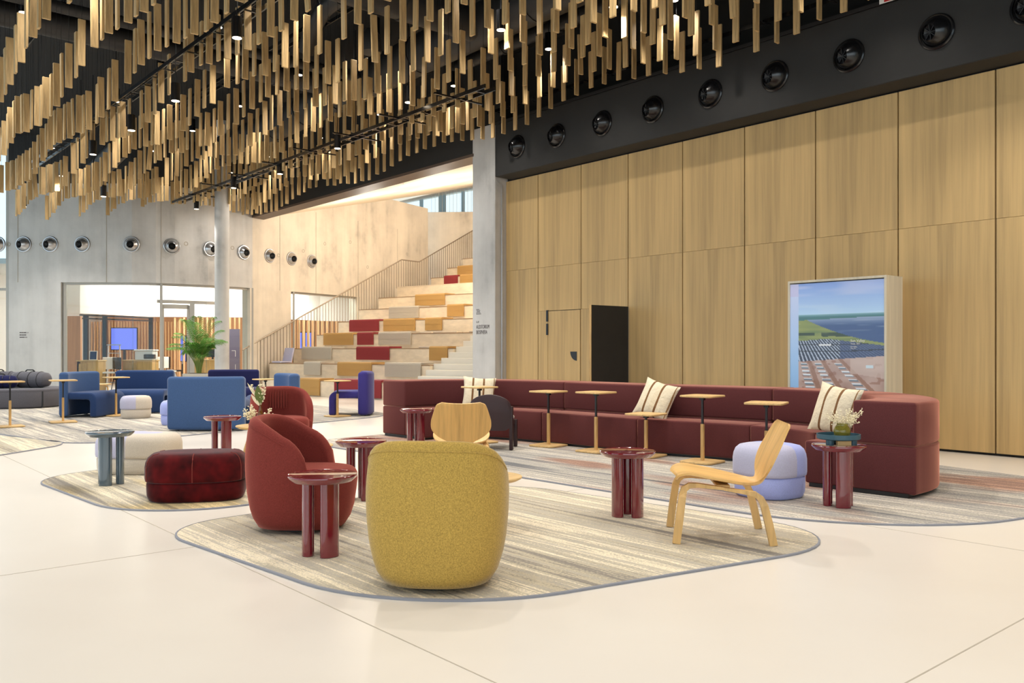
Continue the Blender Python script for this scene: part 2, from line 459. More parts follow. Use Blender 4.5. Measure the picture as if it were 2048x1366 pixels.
# open leaf, its dark back turned to the hall
dr2 = struct(bpy.data.objects.new('door_2', None)); COL.objects.link(dr2); dr2['label'] = 'door leaf standing open with its black back showing'
b = wbox(B(), hinge_t - 0.02, hinge_t + 0.03, 0.02, 0.94, 0.02, ZD)
part('leaf', b, M_blackwall, dr2, smooth=False)
part('edge', wbox(B(), hinge_t - 0.022, hinge_t + 0.032, 0.94, 0.946, 0.02, ZD), M_oak, dr2, smooth=False)
part('floor_stop', wbox(B(), hinge_t + 0.03, hinge_t + 0.034, 0.76, 0.86, 0.47, 0.57), M_white, dr2, smooth=False)
part('opening', wbox(B(), hinge_t + 0.01, hinge_t + 0.9, -0.05, -0.04, 0.0, ZD), M_black, dr2, smooth=False)  # flat black sheet painted in for the darkness beyond the doorway
# --- black service beam above it
bm_ = struct(part('ceiling_beam', wbox(B(), -9, 9.13, -0.05, 0.43, ZT + 0.02, 5.79, 0.01), M_blackwall, smooth=False)); bm_['label'] = 'black service beam with air nozzles above the oak wall'
part('channel', wbox(B(), -9, 9.13, 0.36, 0.45, 5.79, 5.84), M_duct, bm_, smooth=False)
part('cladding', wbox(B(), -9, 10.05, -0.28, -0.04, 5.7, CZ), M_ceil, bm_, smooth=False)
part('cladding', wbox(B(), 9.13, 10.05, -0.2, 0.27, 5.88, CZ), M_ceil, bm_, smooth=False)
# --- concrete pier with its lettering
pr = struct(part('column', wbox(B(), 9.30, 10.04, -0.9, 0.29, 0, 5.9, 0.01), M_conc, smooth=False)); pr['label'] = 'concrete pier between the oak wall and the auditorium'
part('conduit', B().tube([W(9.28, 0.12, 0.0), W(9.28, 0.12, 4.66), W(9.28, 0.24, 4.74)], 0.012), M_alu, pr)
def text(body, size, loc, rz, mat, parent, name='lettering', ext=0.0008):
    c = bpy.data.curves.new(name, 'FONT'); c.body = body; c.size = size; c.extrude = ext; c.materials.append(mat); c.resolution_u = 3
    o = bpy.data.objects.new(name, c); COL.objects.link(o); o.location = loc; o.rotation_euler = (PI / 2, 0, rz)
    me = bpy.data.meshes.new_from_object(o); bpy.data.objects.remove(o)
    if not me.materials: me.materials.append(mat)
    o = bpy.data.objects.new(name, me); COL.objects.link(o); o.location = loc; o.rotation_euler = (PI / 2, 0, rz)
    if parent: o.parent = parent
    return o
M_ink = plain('sign_ink', (84, 74, 74), 0.7)
tx = tp(952.5, 0.292); TR = WROT + PI
for body, size, z in (('LL.01', 0.055, 1.66), ('AUDITORIUM', 0.115, 1.535), ('BIOSPHERA', 0.115, 1.425)):
    o = text(body, size, W(tx, 0.293, z + 0.205), TR, M_ink, pr)
    o.scale = (0.62 if size > 0.1 else 0.8, 1, 1)
for k, (w_, o_) in enumerate(((0.10, 0.0), (0.12, 0.01), (0.10, 0.02), (0.14, 0.0), (0.16, 0.0))):
    part('emblem_bar', wbox(B(), tx - o_ - w_, tx - o_, 0.29, 0.293, 2.04 + 0.024 * (4 - k), 2.05 + 0.024 * (4 - k)), M_ink, pr, smooth=False)

# --- lintel over the auditorium opening
li = struct(part('wall_lintel', wbox(B(), 10.0, 21.2, -0.15, 0.29, 5.40, CZ), M_blackwall, smooth=False)); li['label'] = 'black bulkhead above the auditorium opening'
part('edge_trim', wbox(B(), 10.0, 21.2, -0.16, 0.30, 5.34, 5.40), plain('bronze_edge', (92, 74, 62), 0.5), li, smooth=False)

# --- concrete wall, bent in plan
CW = [(-14.05, 24.0), (-12.62, 24.0), (-11.6, 24.0), (-10.62, 24.02), (-10.03, 24.22), (-9.6, 24.48), (-8.85, 25.05), (-8.12, 25.98), (-7.93, 26.28), (-7.61, 26.88), (-7.13, 27.75), (-6.63, 28.6), (-5.53, 30.6), (-4.44, 32.5), (-3.36, 34.4)]
HEAD = 3.19
cw = struct(bpy.data.objects.new('wall_left', None)); COL.objects.link(cw); cw['label'] = 'curved bare concrete wall with round air nozzles'
def segwall(P, Q, z0, z1, mat, parent, name='concrete_panel', th=0.35, gap=0.0):
    p, q = Vector(P), Vector(Q); d = (q - p).normalized(); n = Vector((-d.y, d.x))
    p = p + d * gap; q = q - d * gap
    return part(name, B().prism([p, q, q + n * th, p + n * th], z0, z1), mat, parent, smooth=False)
def cwy(x):
    for a, b in zip(CW, CW[1:]):
        if a[0] <= x <= b[0]: return a[1] + (b[1] - a[1]) * (x - a[0]) / (b[0] - a[0])
    return 24.0 if x < CW[0][0] else 60.0
# wall above the heads in one swept body, below them only where solid
def swept(pts, z0, z1, th, mat, parent, name, ztops=None):
    P = [Vector(p) for p in pts]; N = []
    for i in range(len(P)):
        d = (P[min(i + 1, len(P) - 1)] - P[max(i - 1, 0)]).normalized(); N.append(Vector((-d.y, d.x)))
    zt = ztops or [z1] * len(P)
    rings = [[(p.x, p.y, z0), (p.x, p.y, z), (p.x + n.x * th, p.y + n.y * th, z), (p.x + n.x * th, p.y + n.y * th, z0)] for p, n, z in zip(P, N, zt)]
    return part(name, B().loft(rings), mat, parent, smooth=False)
def sub(x0, x1):
    inner = [p for p in CW if x0 + 1e-3 < p[0] < x1 - 1e-3]
    return [(x0, cwy(x0))] + inner + [(x1, cwy(x1))]
XS = -7.93
swept(sub(-14.05, XS), HEAD, 5.95, 0.35, M_conc, cw, 'upper_wall')
swept(sub(-14.05, XS), 5.95, CZ, 0.35, M_blackwall, cw, 'dark_band')
swept(sub(XS, -3.36), HEAD, 6.96, 0.35, M_conc2, cw, 'upper_wall')
def wx(px):                                 # x of the wall on a sight line
    q = (px - 1024) / F; best = None; x = -14.05
    while x < -3.3:
        v = abs(x / cwy(x) - q)
        if best is None or v < best[0]: best = (v, x)
        x += 0.01
    return best[1]
xa, xb, xc, xd = wx(122), wx(500), wx(582), wx(714)
swept(sub(-14.05, xa), 0, HEAD, 0.35, M_conc, cw, 'lower_wall')
swept(sub(xb, xc), 0, HEAD, 0.35, M_conc2, cw, 'lower_wall')
swept(sub(xd, -3.36), 0, HEAD, 0.35, M_conc2, cw, 'lower_wall')
# formwork joints and tie holes
for px in (36, 213, 322, 560, 632, 716, 795):
    x = wx(px); y = cwy(x); y2 = cwy(x + 0.01)
    d = Vector((0.01, y2 - y)).normalized()
    part('formwork_joint', B().box((x - 0 * d.y, y - 0.003, (HEAD + 5.9) / 2), (0.012, 0.012, 5.9 - HEAD), math.atan2(d.y, d.x)), plain('joint_shade', (178, 168, 152), 0.8) if px == 36 else bpy.data.materials['joint_shade'], cw, smooth=False)
for px, z in ((14, 4.25), (83, 4.25), (372, 4.35), (465, 4.35), (557, 4.3), (607, 4.55), (650, 4.9), (700, 5.1), (735, 4.3), (814, 5.0)):
    x = wx(px); y = cwy(x); d = Vector((0.02, cwy(x + 0.02) - y)).normalized(); n = Vector((d.y, -d.x, 0))
    o = part('tie_hole', B().lathe([(0.06, 0), (0.06, 0.004), (0.045, 0.004), (0.04, 0.0)], 14, cap=False), bpy.data.materials['joint_shade'], cw)
    o.location = (x + n.x * 0.002, y + n.y * 0.002, z); o.rotation_euler = n.to_track_quat('Z', 'Y').to_euler()
# sign on the concrete: three faint illegible lines
for k, segs in enumerate([((39, 42), (42.6, 46), (46.6, 52.5), (55, 56)), ((39, 43), (43.7, 47), (47.6, 52)), ((39, 43.5), (44, 48), (49.2, 50.6), (52, 53.6))]):
    for a, b_ in segs:
        pa, pb = at(a, 23.99), at(b_, 23.99); z = 1.3 + (700 - (665.3 + 4.6 * k)) * 24 / F
        part('lettering', B().box(((pa.x + pb.x) / 2, 23.997, z), (pb.x - pa.x, 0.006, 0.022)), M_ink, cw, smooth=False)
# facade left of the concrete and behind the camera
def facade(name, p, q, z1, n, label):
    o = struct(bpy.data.objects.new(name, None)); COL.objects.link(o); o['label'] = label
    p, q = Vector(p), Vector(q); d = q - p; rz = math.atan2(d.y, d.x)
    for k in range(n + 1):
        c = p + d * k / n; part('mullion', B().box((c.x, c.y, z1 / 2), (0.07, 0.16, z1), rz), M_greyframe, o, smooth=False)
    m = (p + q) / 2
    for z in (0.04, 3.0, z1): part('transom', B().box((m.x, m.y, z), (d.length, 0.1, 0.07), rz), M_greyframe, o, smooth=False)
    part('pane', B().box((m.x, m.y, z1 / 2), (d.length, 0.012, z1), rz), M_glass, o, smooth=False)
facade('window_1', (-16.8, -8), (-16.8, 24), CZ, 12, 'tall side glazing of the hall')
facade('window_2', (-16.7, -8), (11, -8), CZ, 10, 'tall rear glazing of the hall')
facade('window_3', (-16.7, 24.1), (-14.1, 24.1), CZ, 1, 'strip of glazing at the end of the concrete wall')
# far walls that close the hall on the side away from view
struct(part('wall_rear_side', B().box((12.0, -2, CZ / 2), (0.3, 14, CZ)), M_cream, smooth=False))
# ceilings
cl = struct(part('ceiling', B().prism([W(-10, -0.4), W(21.2, -0.4), (-7.8, 26.2), (-8.9, 25.1), (-10.6, 24.1), (-16.8, 24.1), (-16.8, -8), (12, -8), (12, 3.0)], CZ, CZ + 0.2), M_ceil, smooth=False))
cl['label'] = 'black exposed ceiling behind the hanging batons'

# ------------------------------------------------------------------ auditorium
FD, ED = Vector((0.59, 0.807)), Vector((0.807, -0.59))
L0 = Vector((-7.55, 26.75))
def A(s, f, z=0.0):
    p = L0 + ED * s + FD * f; return Vector((p.x, p.y, z))
AROT = math.atan2(ED.y, ED.x)
def abox(b, s0, s1, f0, f1, z0, z1, bev=0.0):
    c = A((s0 + s1) / 2, (f0 + f1) / 2, (z0 + z1) / 2); return b.box(c, (s1 - s0, f1 - f0, z1 - z0), AROT, bev, 1)
RUN, RISE = 0.95, 0.45
def fk(k): return (k - 1) * RUN + (0.91 if k >= 8 else 0.0)
tiers = thing('tiered_seating', 'birch tiered seating rising behind the auditorium opening', 'bleachers')
SR = 6.66
for k in range(0, 13):
    f0 = fk(k); f1 = fk(k + 1); z = RISE * (k + 1); s0 = 0.9 if k == 0 else 0.0
    s1 = SR if k < 5 else 10.4
    part('tier', abox(B(), s0, s1, f0, f1 if k < 12 else f1 + 1.2, 0.0, z - 0.02, 0.004), M_tier, tiers, smooth=False)
    part('nosing', abox(B(), s0, s1, f0 - 0.008, f0 + 0.30, z - 0.02, z), M_tieredge if k != 7 else M_tier, tiers, smooth=False)
struct(part('wall_back', B().box((0.7, 35.2, 3.45), (9.2, 0.3, 7.0), -0.05), M_conc2, smooth=False))
stairs = thing('staircase', 'pale flight of low steps beside the concrete pier', 'stairs')
for m in range(1, 17):
    f0 = -0.5 + 0.31 * (m - 4); part('step', abox(B(), SR + 0.02, SR + 3.6, f0, f0 + 0.31 + (0.4 if m == 16 else 0), 0, 0.155 * m, 0.003), M_step, stairs, smooth=False)
# handrail with balusters
rail = thing('handrail', 'thin bronze balustrade along the left side of the tiered seating'.replace('left side', 'open side'), 'railing')
def railz(f):
    if f < 6.0: return 4.62 - (6.0 - f) * 0.478
    if f < 6.95: return 4.62
    return 4.62 + (f - 6.95) * 0.478
pts = [A(-0.06, f, railz(f)) for f in (-0.95, 5.95, 6.0, 6.95, 7.0, 12.5)]
part('rail', B().tube(pts, 0.022, 8), M_steel, rail)
f = -0.9
while f < 12.4:
    k = 1
    while k < 12 and fk(k + 1) <= f: k += 1
    zb = 0.0 if f < 0.9 else RISE * (k if f < 2.9 else k + 1) - 0.05
    if f < 2.9: zb = max(0, zb - 0.45)
    z1 = railz(f)
    part('baluster', B().box(A(-0.06, f, (zb + z1) / 2), (0.014, 0.014, z1 - zb), AROT), M_steel, rail, smooth=False)
    f += 0.125
# ceiling of the auditorium, sloping up with the tiers
def acz(p):
    return 5.37 - 0.255 * ((p[0] - W0[0]) * WN[0] + (p[1] - W0[1]) * WN[1])
cp = [W(9.6, -0.16), W(21.0, -0.16), (-7.9, 26.4), (-3.3, 34.6), (-8.5, 40.5), (6, 44), (10, 30)]
b = B(); lo = [(p[0], p[1], acz(p)) for p in cp]; hi = [(p[0], p[1], acz(p) + 0.15) for p in cp]; n_ = len(cp)
b.add(lo + hi, [tuple(range(n_)), tuple(range(2 * n_ - 1, n_ - 1, -1))] + [(i, (i + 1) % n_, (i + 1) % n_ + n_, i + n_) for i in range(n_)])
ac = struct(part('ceiling_auditorium', b, M_cream, smooth=False)); ac['label'] = 'cream sloping ceiling over the tiered seating'
for px, py in ((895, 353), (803, 367)):
    Y = 25.0
    for _ in range(12): Y = F * (acz(at(px, Y)) - H) / (HZ - py)
    p = at(px, Y); o = part('recessed_disc', B().lathe([(0.07, 0), (0.07, -0.015), (0.05, -0.015)], 14), M_white, ac); o.location = (p.x, p.y, acz(p) + 0.005)
struct(part('wall_auditorium_side', B().box(A(11.2, 6.6, 4.5), (0.3, 14, 9), AROT), M_cream, smooth=False))
# clerestory: slab, glazing and balustrade at the top
sl = struct(part('trim_1', B().box((0.6, 37.8, 6.88), (11, 5.4, 0.16), -0.05), M_greyframe, smooth=False)); sl['label'] = 'grey slab edge of the upper gallery'
cg = struct(bpy.data.objects.new('window_4', None)); COL.objects.link(cg); cg['label'] = 'bright clerestory glazing above the auditorium'
M_bluefr = plain('blue_grey_mullion', (176, 206, 226), 0.5)
P0, P1 = Vector((-9.0, 40.0)), Vector((4.5, 39.2))
for k in range(15):
    c = P0 + (P1 - P0) * k / 14; part('mullion', B().box((c.x, c.y, 8.6), (0.16 if k % 2 else 0.34, 0.2, 3.4)), M_bluefr, cg, smooth=False)
c = (P0 + P1) / 2; part('pane', B().box((c.x, c.y, 8.6), (13.5, 0.02, 3.4), -0.05), M_glass, cg, smooth=False)
part('sill', B().box((c.x, c.y, 6.98), (13.5, 0.3, 0.14), -0.05), M_bluefr, cg, smooth=False)
gr = thing('gallery_balustrade', 'fine steel balustrade on the upper gallery edge under the clerestory', 'railing')
for k in range(34):
    c = Vector((-3.3, 35.25)) + Vector((0.149, -0.0075)) * k
    part('baluster', B().box((c.x, c.y, 7.45), (0.012, 0.012, 1.0)), M_greyframe, gr, smooth=False)
part('rail', B().tube([(-3.35, 35.25, 7.95), (1.8, 35.0, 7.95)], 0.018), M_greyframe, gr)

# pads on the tiers
def onstep(px, k):
    q = (px - 1024) / F; f0 = fk(k); x0, y0 = A(0, f0)[:2]
    return (q * y0 - x0) / (ED.x - q * ED.y)
TN = ['lowest', 'second', 'third', 'fourth', 'fifth', 'sixth', 'seventh', 'eighth', 'ninth', 'tenth']
def pad(k, x0, x1, mat, label, drop=0.34):
    s0, s1 = onstep(x0, k), onstep(x1, k); f0 = fk(k); z = RISE * (k + 1)
    c = A((s0 + s1) / 2, f0, z)
    o = thing('seat_pad', label, 'pad', c, AROT)
    L = s1 - s0; th = 0.035; r = 0.04
    prof = [(-0.016, -drop), (-0.016, 0.0), (-0.016 + 0.03, 0.03 - 0.0), (0.50, 0.03)]
    outp = [(-0.016 - th, -drop), (-0.016 - th, 0.0 + 0.01), (-0.03, th + 0.012), (0.0, th + 0.02), (0.50, th + 0.02)]
    inp = [(0.50, 0.002), (-0.012, 0.002), (-0.012, -drop)]
    pr_ = outp + inp
    rings = [[(x, p[0], p[1]) for p in pr_] for x in (-L / 2, -L / 2 + 0.01, L / 2 - 0.01, L / 2)]
    part('cover', B().loft(rings), mat, o, smooth=False)
    part('seam', B().box((0, -0.0535, -drop / 2 + 0.01), (L - 0.02, 0.004, 0.006)), mat, o, smooth=False)
    return o
def c5(x): return 450 + x / 2.7314
def c7(x): return 560 + x / 4.5525
R_, MU, GY = M_padred, M_padmus, M_padgrey
pad(0, 596, 641, MU, 'ochre pad draped over the lowest tier, nearest the railing', 0.42)
pad(0, 671, 764, R_, 'crimson pad draped over the lowest tier behind the indigo seat', 0.42)
pad(1, c7(228), c7(378), GY, 'short stone-grey pad on the second tier near the railing')
pad(1, c7(533), c7(838), MU, 'long ochre pad in the middle of the second tier')
pad(1, c7(965), c7(1290), GY, 'long stone-grey pad on the second tier beside the pale steps')
pad(2, c7(208), c7(475), GY, 'long stone-grey pad on the third tier near the railing')
pad(2, c7(705), c7(1000), R_, 'long crimson pad in the middle of the third tier')
pad(2, c7(1368), c7(1530), MU, 'short ochre pad on the third tier beside the pale steps')
pad(3, c7(405), c7(670), MU, 'long ochre pad on the fourth tier near the railing')
pad(3, c7(712), c7(855), R_, 'short crimson pad in the middle of the fourth tier')
pad(3, c7(905), c7(1198), GY, 'long stone-grey pad on the fourth tier next to a short crimson one')
pad(4, c7(640), c7(905), R_, 'long crimson pad on the fifth tier near the railing')
pad(4, c7(950), c7(1235), MU, 'long ochre pad in the middle of the fifth tier')
pad(4, c7(1330), c7(1480), MU, 'short ochre pad on the fifth tier towards the pier')
pad(5, c7(1000), c7(1268), GY, 'long pale grey pad alone on the sixth tier beside short ochre one')
pad(5, c7(1530), c7(1678), MU, 'short ochre pad on the sixth tier towards the pier')
pad(6, c7(1238), c7(1505), MU, 'long ochre pad alone on the seventh tier')
pad(8, c7(1500), c7(1622), R_, 'small crimson pad on the ninth tier, high up')
pad(8, c7(1645), c7(1800), MU, 'ochre pad on the ninth tier beside the small crimson one')
pad(9, c7(1622), c7(1790), MU, 'topmost ochre pad, on the tenth tier')
for k, x0, x1, lb in ((3, 1090, 1290, 'thin pale cushion lying flat on the fourth tier behind the long grey pad'), (3, 1320, 1520, 'thin pale cushion lying flat mid-way along the fourth tier towards the pier'), (3, 1640, 1745, 'thin pale cushion lying flat on the fourth tier against the pier'), (2, 1180, 1365, 'thin pale cushion lying flat on the third tier beside the short ochre pad')):
    s0, s1 = onstep(c7(x0), k), onstep(c7(x1), k)
    s1 = min(s1, s0 + 0.9)
    o = thing('flat_cushion', lb, 'cushion', A((s0 + s1) / 2, fk(k) + 0.55, RISE * (k + 1)), AROT + 0.2)
    part('cover', B().box((0, 0, 0.03), (s1 - s0 - 0.05, 0.4, 0.05), 0, 0.015), M_sand, o)
# leaning grey back cushion on the second tier
s0 = onstep(543, 1) + 0.1
o = thing('back_cushion', 'grey folding back cushion propped at the railing end of the second tier', 'cushion', A(s0 + 0.2, fk(1) + 0.35, RISE * 2), AROT)
b = B(); mt = Matrix.Rotation(math.radians(-14), 4, 'X')
b.box((0, 0, 0.24), (0.42, 0.06, 0.48), 0, 0.025, 2, mat=mt); part('cover', b, M_lilac, o)
b = B(); b.box((0.0, -0.2, 0.03), (0.44, 0.42, 0.05), 0, 0.02, 2); part('flap', b, M_lilac, o)
for s, f, pw in ((3.0, 1.4, 300), (6, 1.2, 280), (9, 1.4, 220), (3.4, 4.4, 320), (6.5, 4.2, 320), (3.4, 7.6, 260), (7.5, 8, 260)):  # unseen point lights added to brighten the auditorium ceiling and tiers
    p = A(s, f); d_ = bpy.data.lights.new('auditorium_fill', 'POINT'); d_.energy = pw * 0.44; d_.color = (1, 0.93, 0.82); d_.shadow_soft_size = 0.3
    o = bpy.data.objects.new('auditorium_fill', d_); COL.objects.link(o); o.location = (p.x, p.y, acz(p) - 1.1)

# ------------------------------------------------------------------ glazing in the concrete wall + office
def glazing(name, x0, x1, label, bars):
    o = struct(bpy.data.objects.new(name, None)); COL.objects.link(o); o['label'] = label
    P = sub(x0, x1)
    for a, b_ in zip(P, P[1:]):
        a, b_ = Vector(a), Vector(b_); d = b_ - a; n = Vector((-d.y, d.x)).normalized() * 0.12; m = (a + b_) / 2 + n; rz = math.atan2(d.y, d.x)
        for z in (0.04, HEAD - 0.03): part('frame_bar', B().box((m.x, m.y, z), (d.length + 0.02, 0.07, 0.07), rz), M_greyframe, o, smooth=False)
        part('pane', B().box((m.x, m.y, HEAD / 2), (d.length, 0.012, HEAD - 0.14), rz), M_glass, o, smooth=False)
    for px, wd, z1 in bars:
        x = wx(px); part('mullion', B().box((x + 0.04, cwy(x) + 0.12, z1 / 2), (wd, 0.08, z1), 0.35), M_greyframe, o, smooth=False)
    return o
g1 = glazing('window_5', xa, xb, 'glazed shopfront of the office in the concrete wall', ((123, 0.08, HEAD), (316, 0.07, HEAD), (378, 0.13, 2.67), (498, 0.1, HEAD)))
g2 = glazing('window_6', xc, xd, 'smaller office window beside the tiered seating', ((583, 0.06, HEAD), (713, 0.06, HEAD)))
a_, b_ = wx(316), wx(440)
for p, q in zip(sub(a_, b_), sub(a_, b_)[1:]):
    p, q = Vector(p), Vector(q); d = q - p; m = (p + q) / 2 + Vector((-d.y, d.x)).normalized() * 0.12
    part('transom', B().box((m.x, m.y, 2.68), (d.length + 0.02, 0.08, 0.09), math.atan2(d.y, d.x)), M_greyframe, g1, smooth=False)
dg = struct(bpy.data.objects.new('door_3', None)); COL.objects.link(dg); dg['label'] = 'pale framed glass door of the office'
xq, xr = wx(321), wx(374); pa, pb = Vector((xq, cwy(xq) + 0.13)), Vector((xr, cwy(xr) + 0.13)); d = pb - pa; rz = math.atan2(d.y, d.x)
for c in (pa, pb): part('stile', B().box((c.x, c.y, 1.3), (0.09, 0.06, 2.56), rz), M_greyframe, dg, smooth=False)
m = (pa + pb) / 2
for z in (0.08, 2.54): part('rail', B().box((m.x, m.y, z), (d.length, 0.06, 0.12), rz), M_greyframe, dg, smooth=False)
part('handle', B().tube([(pb.x - 0.12, pb.y - 0.16, 0.9), (pb.x - 0.12, pb.y - 0.16, 1.4)], 0.014), M_alu, dg)
# office shell
oc = struct(part('ceiling_office', B().prism([(-16.5, 24.4), (-10.6, 24.4), (-8.9, 25.5), (-4.3, 33.2), (-3.6, 35), (-16.5, 35)], 3.75, 3.9), M_white, smooth=False))
struct(part('wall_office_back', B().box((-10, 34.5, 1.9), (13.6, 0.2, 3.8)), M_orange, smooth=False))
bk = thing('batten_wall', 'back wall of upright oak battens deep inside the office', 'wall cladding')
for k in range(34):
    c = at(166, 33.4); part('batten', B().box((c.x + 0.115 * k, 33.4, 1.2), (0.05, 0.06, 2.4)), M_slatw, bk, smooth=False)
struct(part('wall_office_side', B().box((-16.5, 29.5, 1.9), (0.2, 10.4, 3.8)), M_white, smooth=False))
bp = [at(120, 26.0), at(160, 26.3), at(300, 29.0), at(500, 29.5), at(640, 33.0), at(770, 34.4)]
bh = struct(bpy.data.objects.new('wall_office_bulkhead', None)); COL.objects.link(bh)
swept([(p.x, p.y) for p in bp], 2.42, 3.76, 0.12, M_white, bh, 'plaster')
cp_ = struct(part('wall_office_screen', B().box(at(140, 25.4, 1.15) + Vector((0, 0, 0)), (0.66, 0.1, 2.3)), M_orange, smooth=False)); cp_['label'] = 'copper-toned timber screen inside the office'
gf = thing('glazed_partition', 'black framed glass partition deep inside the office', 'partition')
for px, Y, wd in ((172, 26.8, 0.13), (210, 27.6, 0.12), (302, 29.0, 0.12)):
    c = at(px, Y); part('post', B().box((c.x, c.y, 1.2), (wd, 0.1, 2.4)), M_blackgloss, gf, smooth=False)
pa, pb = at(160, 26.5), at(305, 29.05)
d = (pb - pa).xy; m = (pa + pb) / 2
for z in (2.38, 2.28): part('head', B().box((m.x, m.y, z), (d.length, 0.06, 0.04), math.atan2(d.y, d.x)), M_blackgloss, gf, smooth=False)
ss = thing('slat_screen', 'screen of slim upright timber slats inside the office', 'screen')
x = 350.0; k = 0
while x < 502:
    Y = 29.2 + 0.1 * (k % 2); c = at(x, Y)
    part('slat', B().box((c.x, c.y, 1.2), (0.055, 0.09, 2.4), 0.3), M_slatw, ss, smooth=False); x += 9.2; k += 1
ss = thing('slat_screen', 'screen of upright timber slats behind the smaller office window', 'screen')
x = 588
while x < 712:
    Y = 31.6 + (x - 588) * 0.016; c = at(x, Y)
    part('slat', B().box((c.x, c.y, 1.2), (0.055, 0.09, 2.4), 0.9), M_slatw, ss, smooth=False); x += 9.5
def counter(px0, px1, Y, h, label):
    a, b_ = at(px0, Y), at(px1, Y); o = thing('office_counter', label, 'counter', ((a.x + b_.x) / 2, Y, 0)); L = b_.x - a.x
    part('body', B().box((0, 0, h / 2 - 0.02), (L - 0.04, 0.5, h - 0.04), 0, 0.004, 1), M_oak, o, smooth=False)
    part('worktop', B().box((0, 0, h - 0.02), (L, 0.56, 0.04), 0, 0.006, 1), M_oakx, o, smooth=False)
    part('door', B().box((-L * 0.2, -0.26, h / 2), (L * 0.36, 0.02, h - 0.2), 0, 0.003, 1), M_oak, o, smooth=False)
    return o
counter(161, 205, 25.6, 1.0, 'oak office cabinet with a framed picture on it')
counter(252, 312, 26.4, 1.0, 'oak office counter carrying the printer')
counter(385, 440, 27.6, 1.0, 'oak office desk behind the palm with a dark monitor')
c = at(186, 25.5, 1.0)
o = thing('picture_frame', 'tilted framed picture standing on the oak cabinet', 'picture', c, 0.25)
mt = Matrix.Rotation(math.radians(-14), 4, 'X')
b = B()
for q in ((0, 0.0, 0.01, 0.2, 0.02), (0, 0, 0.27, 0.2, 0.02)): b.box((q[0], 0, q[2]), (q[3], 0.02, q[4]), mat=mt)
for sx in (-0.1, 0.1): b.box((sx, 0, 0.14), (0.02, 0.02, 0.28), mat=mt)
part('frame', b, M_white, o, smooth=False); part('print', B().box((0, 0.003, 0.14), (0.18, 0.008, 0.25), mat=mt), M_blued, o, smooth=False)
c = at(296, 26.3, 1.0)
o = thing('printer', 'white and black office printer on the oak counter', 'printer', c)
part('body', B().box((-0.05, 0, 0.13), (0.55, 0.4, 0.26), 0, 0.03), M_white, o); part('tray', B().box((0.12, -0.16, 0.1), (0.3, 0.2, 0.14), 0, 0.02), M_blackgloss, o)
part('lid', B().box((-0.05, 0, 0.29), (0.6, 0.42, 0.05), 0, 0.02), M_white, o)
c = at(425, 27.5, 1.0)
o = thing('monitor', 'dark office monitor behind the palm fronds', 'monitor', c)
part('screen', B().box((0, 0, 0.2), (0.4, 0.03, 0.26), 0, 0.005, 1), M_blackgloss, o); part('stand', B().box((0, 0.02, 0.04), (0.05, 0.04, 0.08)), M_black, o); part('foot', B().box((0, 0.02, 0.006), (0.2, 0.14, 0.012)), M_black, o)
for px, w_, zc, hh_, Y, lb in ((248, 0.95, 1.72, 0.8, 32.5, 'wide blue glowing display seen through the office glass'), (365, 0.22, 1.35, 0.9, 31.5, 'narrow blue glowing display behind the office slats'), (612, 0.6, 1.62, 0.7, 33.3, 'blue glowing display behind the smaller office window')):
    c = at(px, Y, 0); o = thing('display_screen', lb, 'screen', c)
    part('panel', B().box((0, 0, zc), (w_, 0.03, hh_)), M_screen, o, smooth=False)
    part('bezel', B().box((0, 0.03, zc), (w_ + 0.06, 0.04, hh_ + 0.06)), M_black, o, smooth=False)
    part('stand', B().box((0, 0.04, zc / 2), (0.08, 0.04, zc)), M_black, o, smooth=False)
def office_chair(label, px, Y, rz, m1):
    o = thing('office_chair', label, 'chair', at(px, Y), rz)
    part('seat', B().box((0, 0, 0.62), (0.42, 0.42, 0.05), 0, 0.02), m1, o); part('backrest', B().box((0, 0.2, 0.9), (0.4, 0.04, 0.36), 0, 0.018), m1, o)
    for sx in (-1, 1):
        for sy in (-1, 1): part('leg', B().tube([(0.24 * sx, 0.24 * sy, 0), (0.17 * sx, 0.17 * sy, 0.6)], 0.012, 6), M_black, o)
    for sx in (-1, 1): part('upright', B().tube([(0.12 * sx, 0.2, 0.6), (0.12 * sx, 0.21, 0.78)], 0.01, 6), M_black, o)
office_chair('tall office stool with white seat beside the stepladder', 219, 25.9, 0.4, M_white)
office_chair('tall dark office stool left of the glass door', 246, 25.9, 2.6, M_blackgloss)
office_chair('white office chair seen between the glass door stiles', 334, 27.4, 1.0, M_white)
office_chair('dark office chair behind the slats near the palm', 352, 28.3, 2.0, M_blackgloss)
dk = thing('meeting_pod', 'slate-coloured pod door with white corner marks behind the column', 'door', at(464, 28.7), 0.1)
part('body', B().box((0, 0, 1.0), (0.5, 0.08, 2.0)), plain('slate_door', (98, 92, 112), 0.5), dk, smooth=False)
for z, s in ((1.18, 1), (0.72, -1)):
    part('corner_mark', B().box((0.12, -0.045, z), (0.012, 0.006, 0.2)).box((0.06, -0.045, z + 0.1 * s), (0.12, 0.006, 0.012)), M_white, dk, smooth=False)
ld = thing('stepladder', 'aluminium stepladder standing inside the office', 'ladder', at(228, 26.9), 0.5)
for s in (-0.2, 0.2):
    part('stile', B().tube([(s, 0.25, 0), (s * 0.8, 0, 1.45)], 0.018, 6), M_alu, ld); part('stile', B().tube([(s, -0.35, 0), (s * 0.8, 0, 1.45)], 0.018, 6), M_alu, ld)
for k in range(4):
    z = 0.3 + 0.3 * k; part('tread', B().box((0, -0.35 * (1 - z / 1.45), z), (0.36, 0.08, 0.02)), M_alu, ld, smooth=False)
part('top', B().box((0, 0, 1.46), (0.4, 0.16, 0.03)), M_alu, ld, smooth=False)
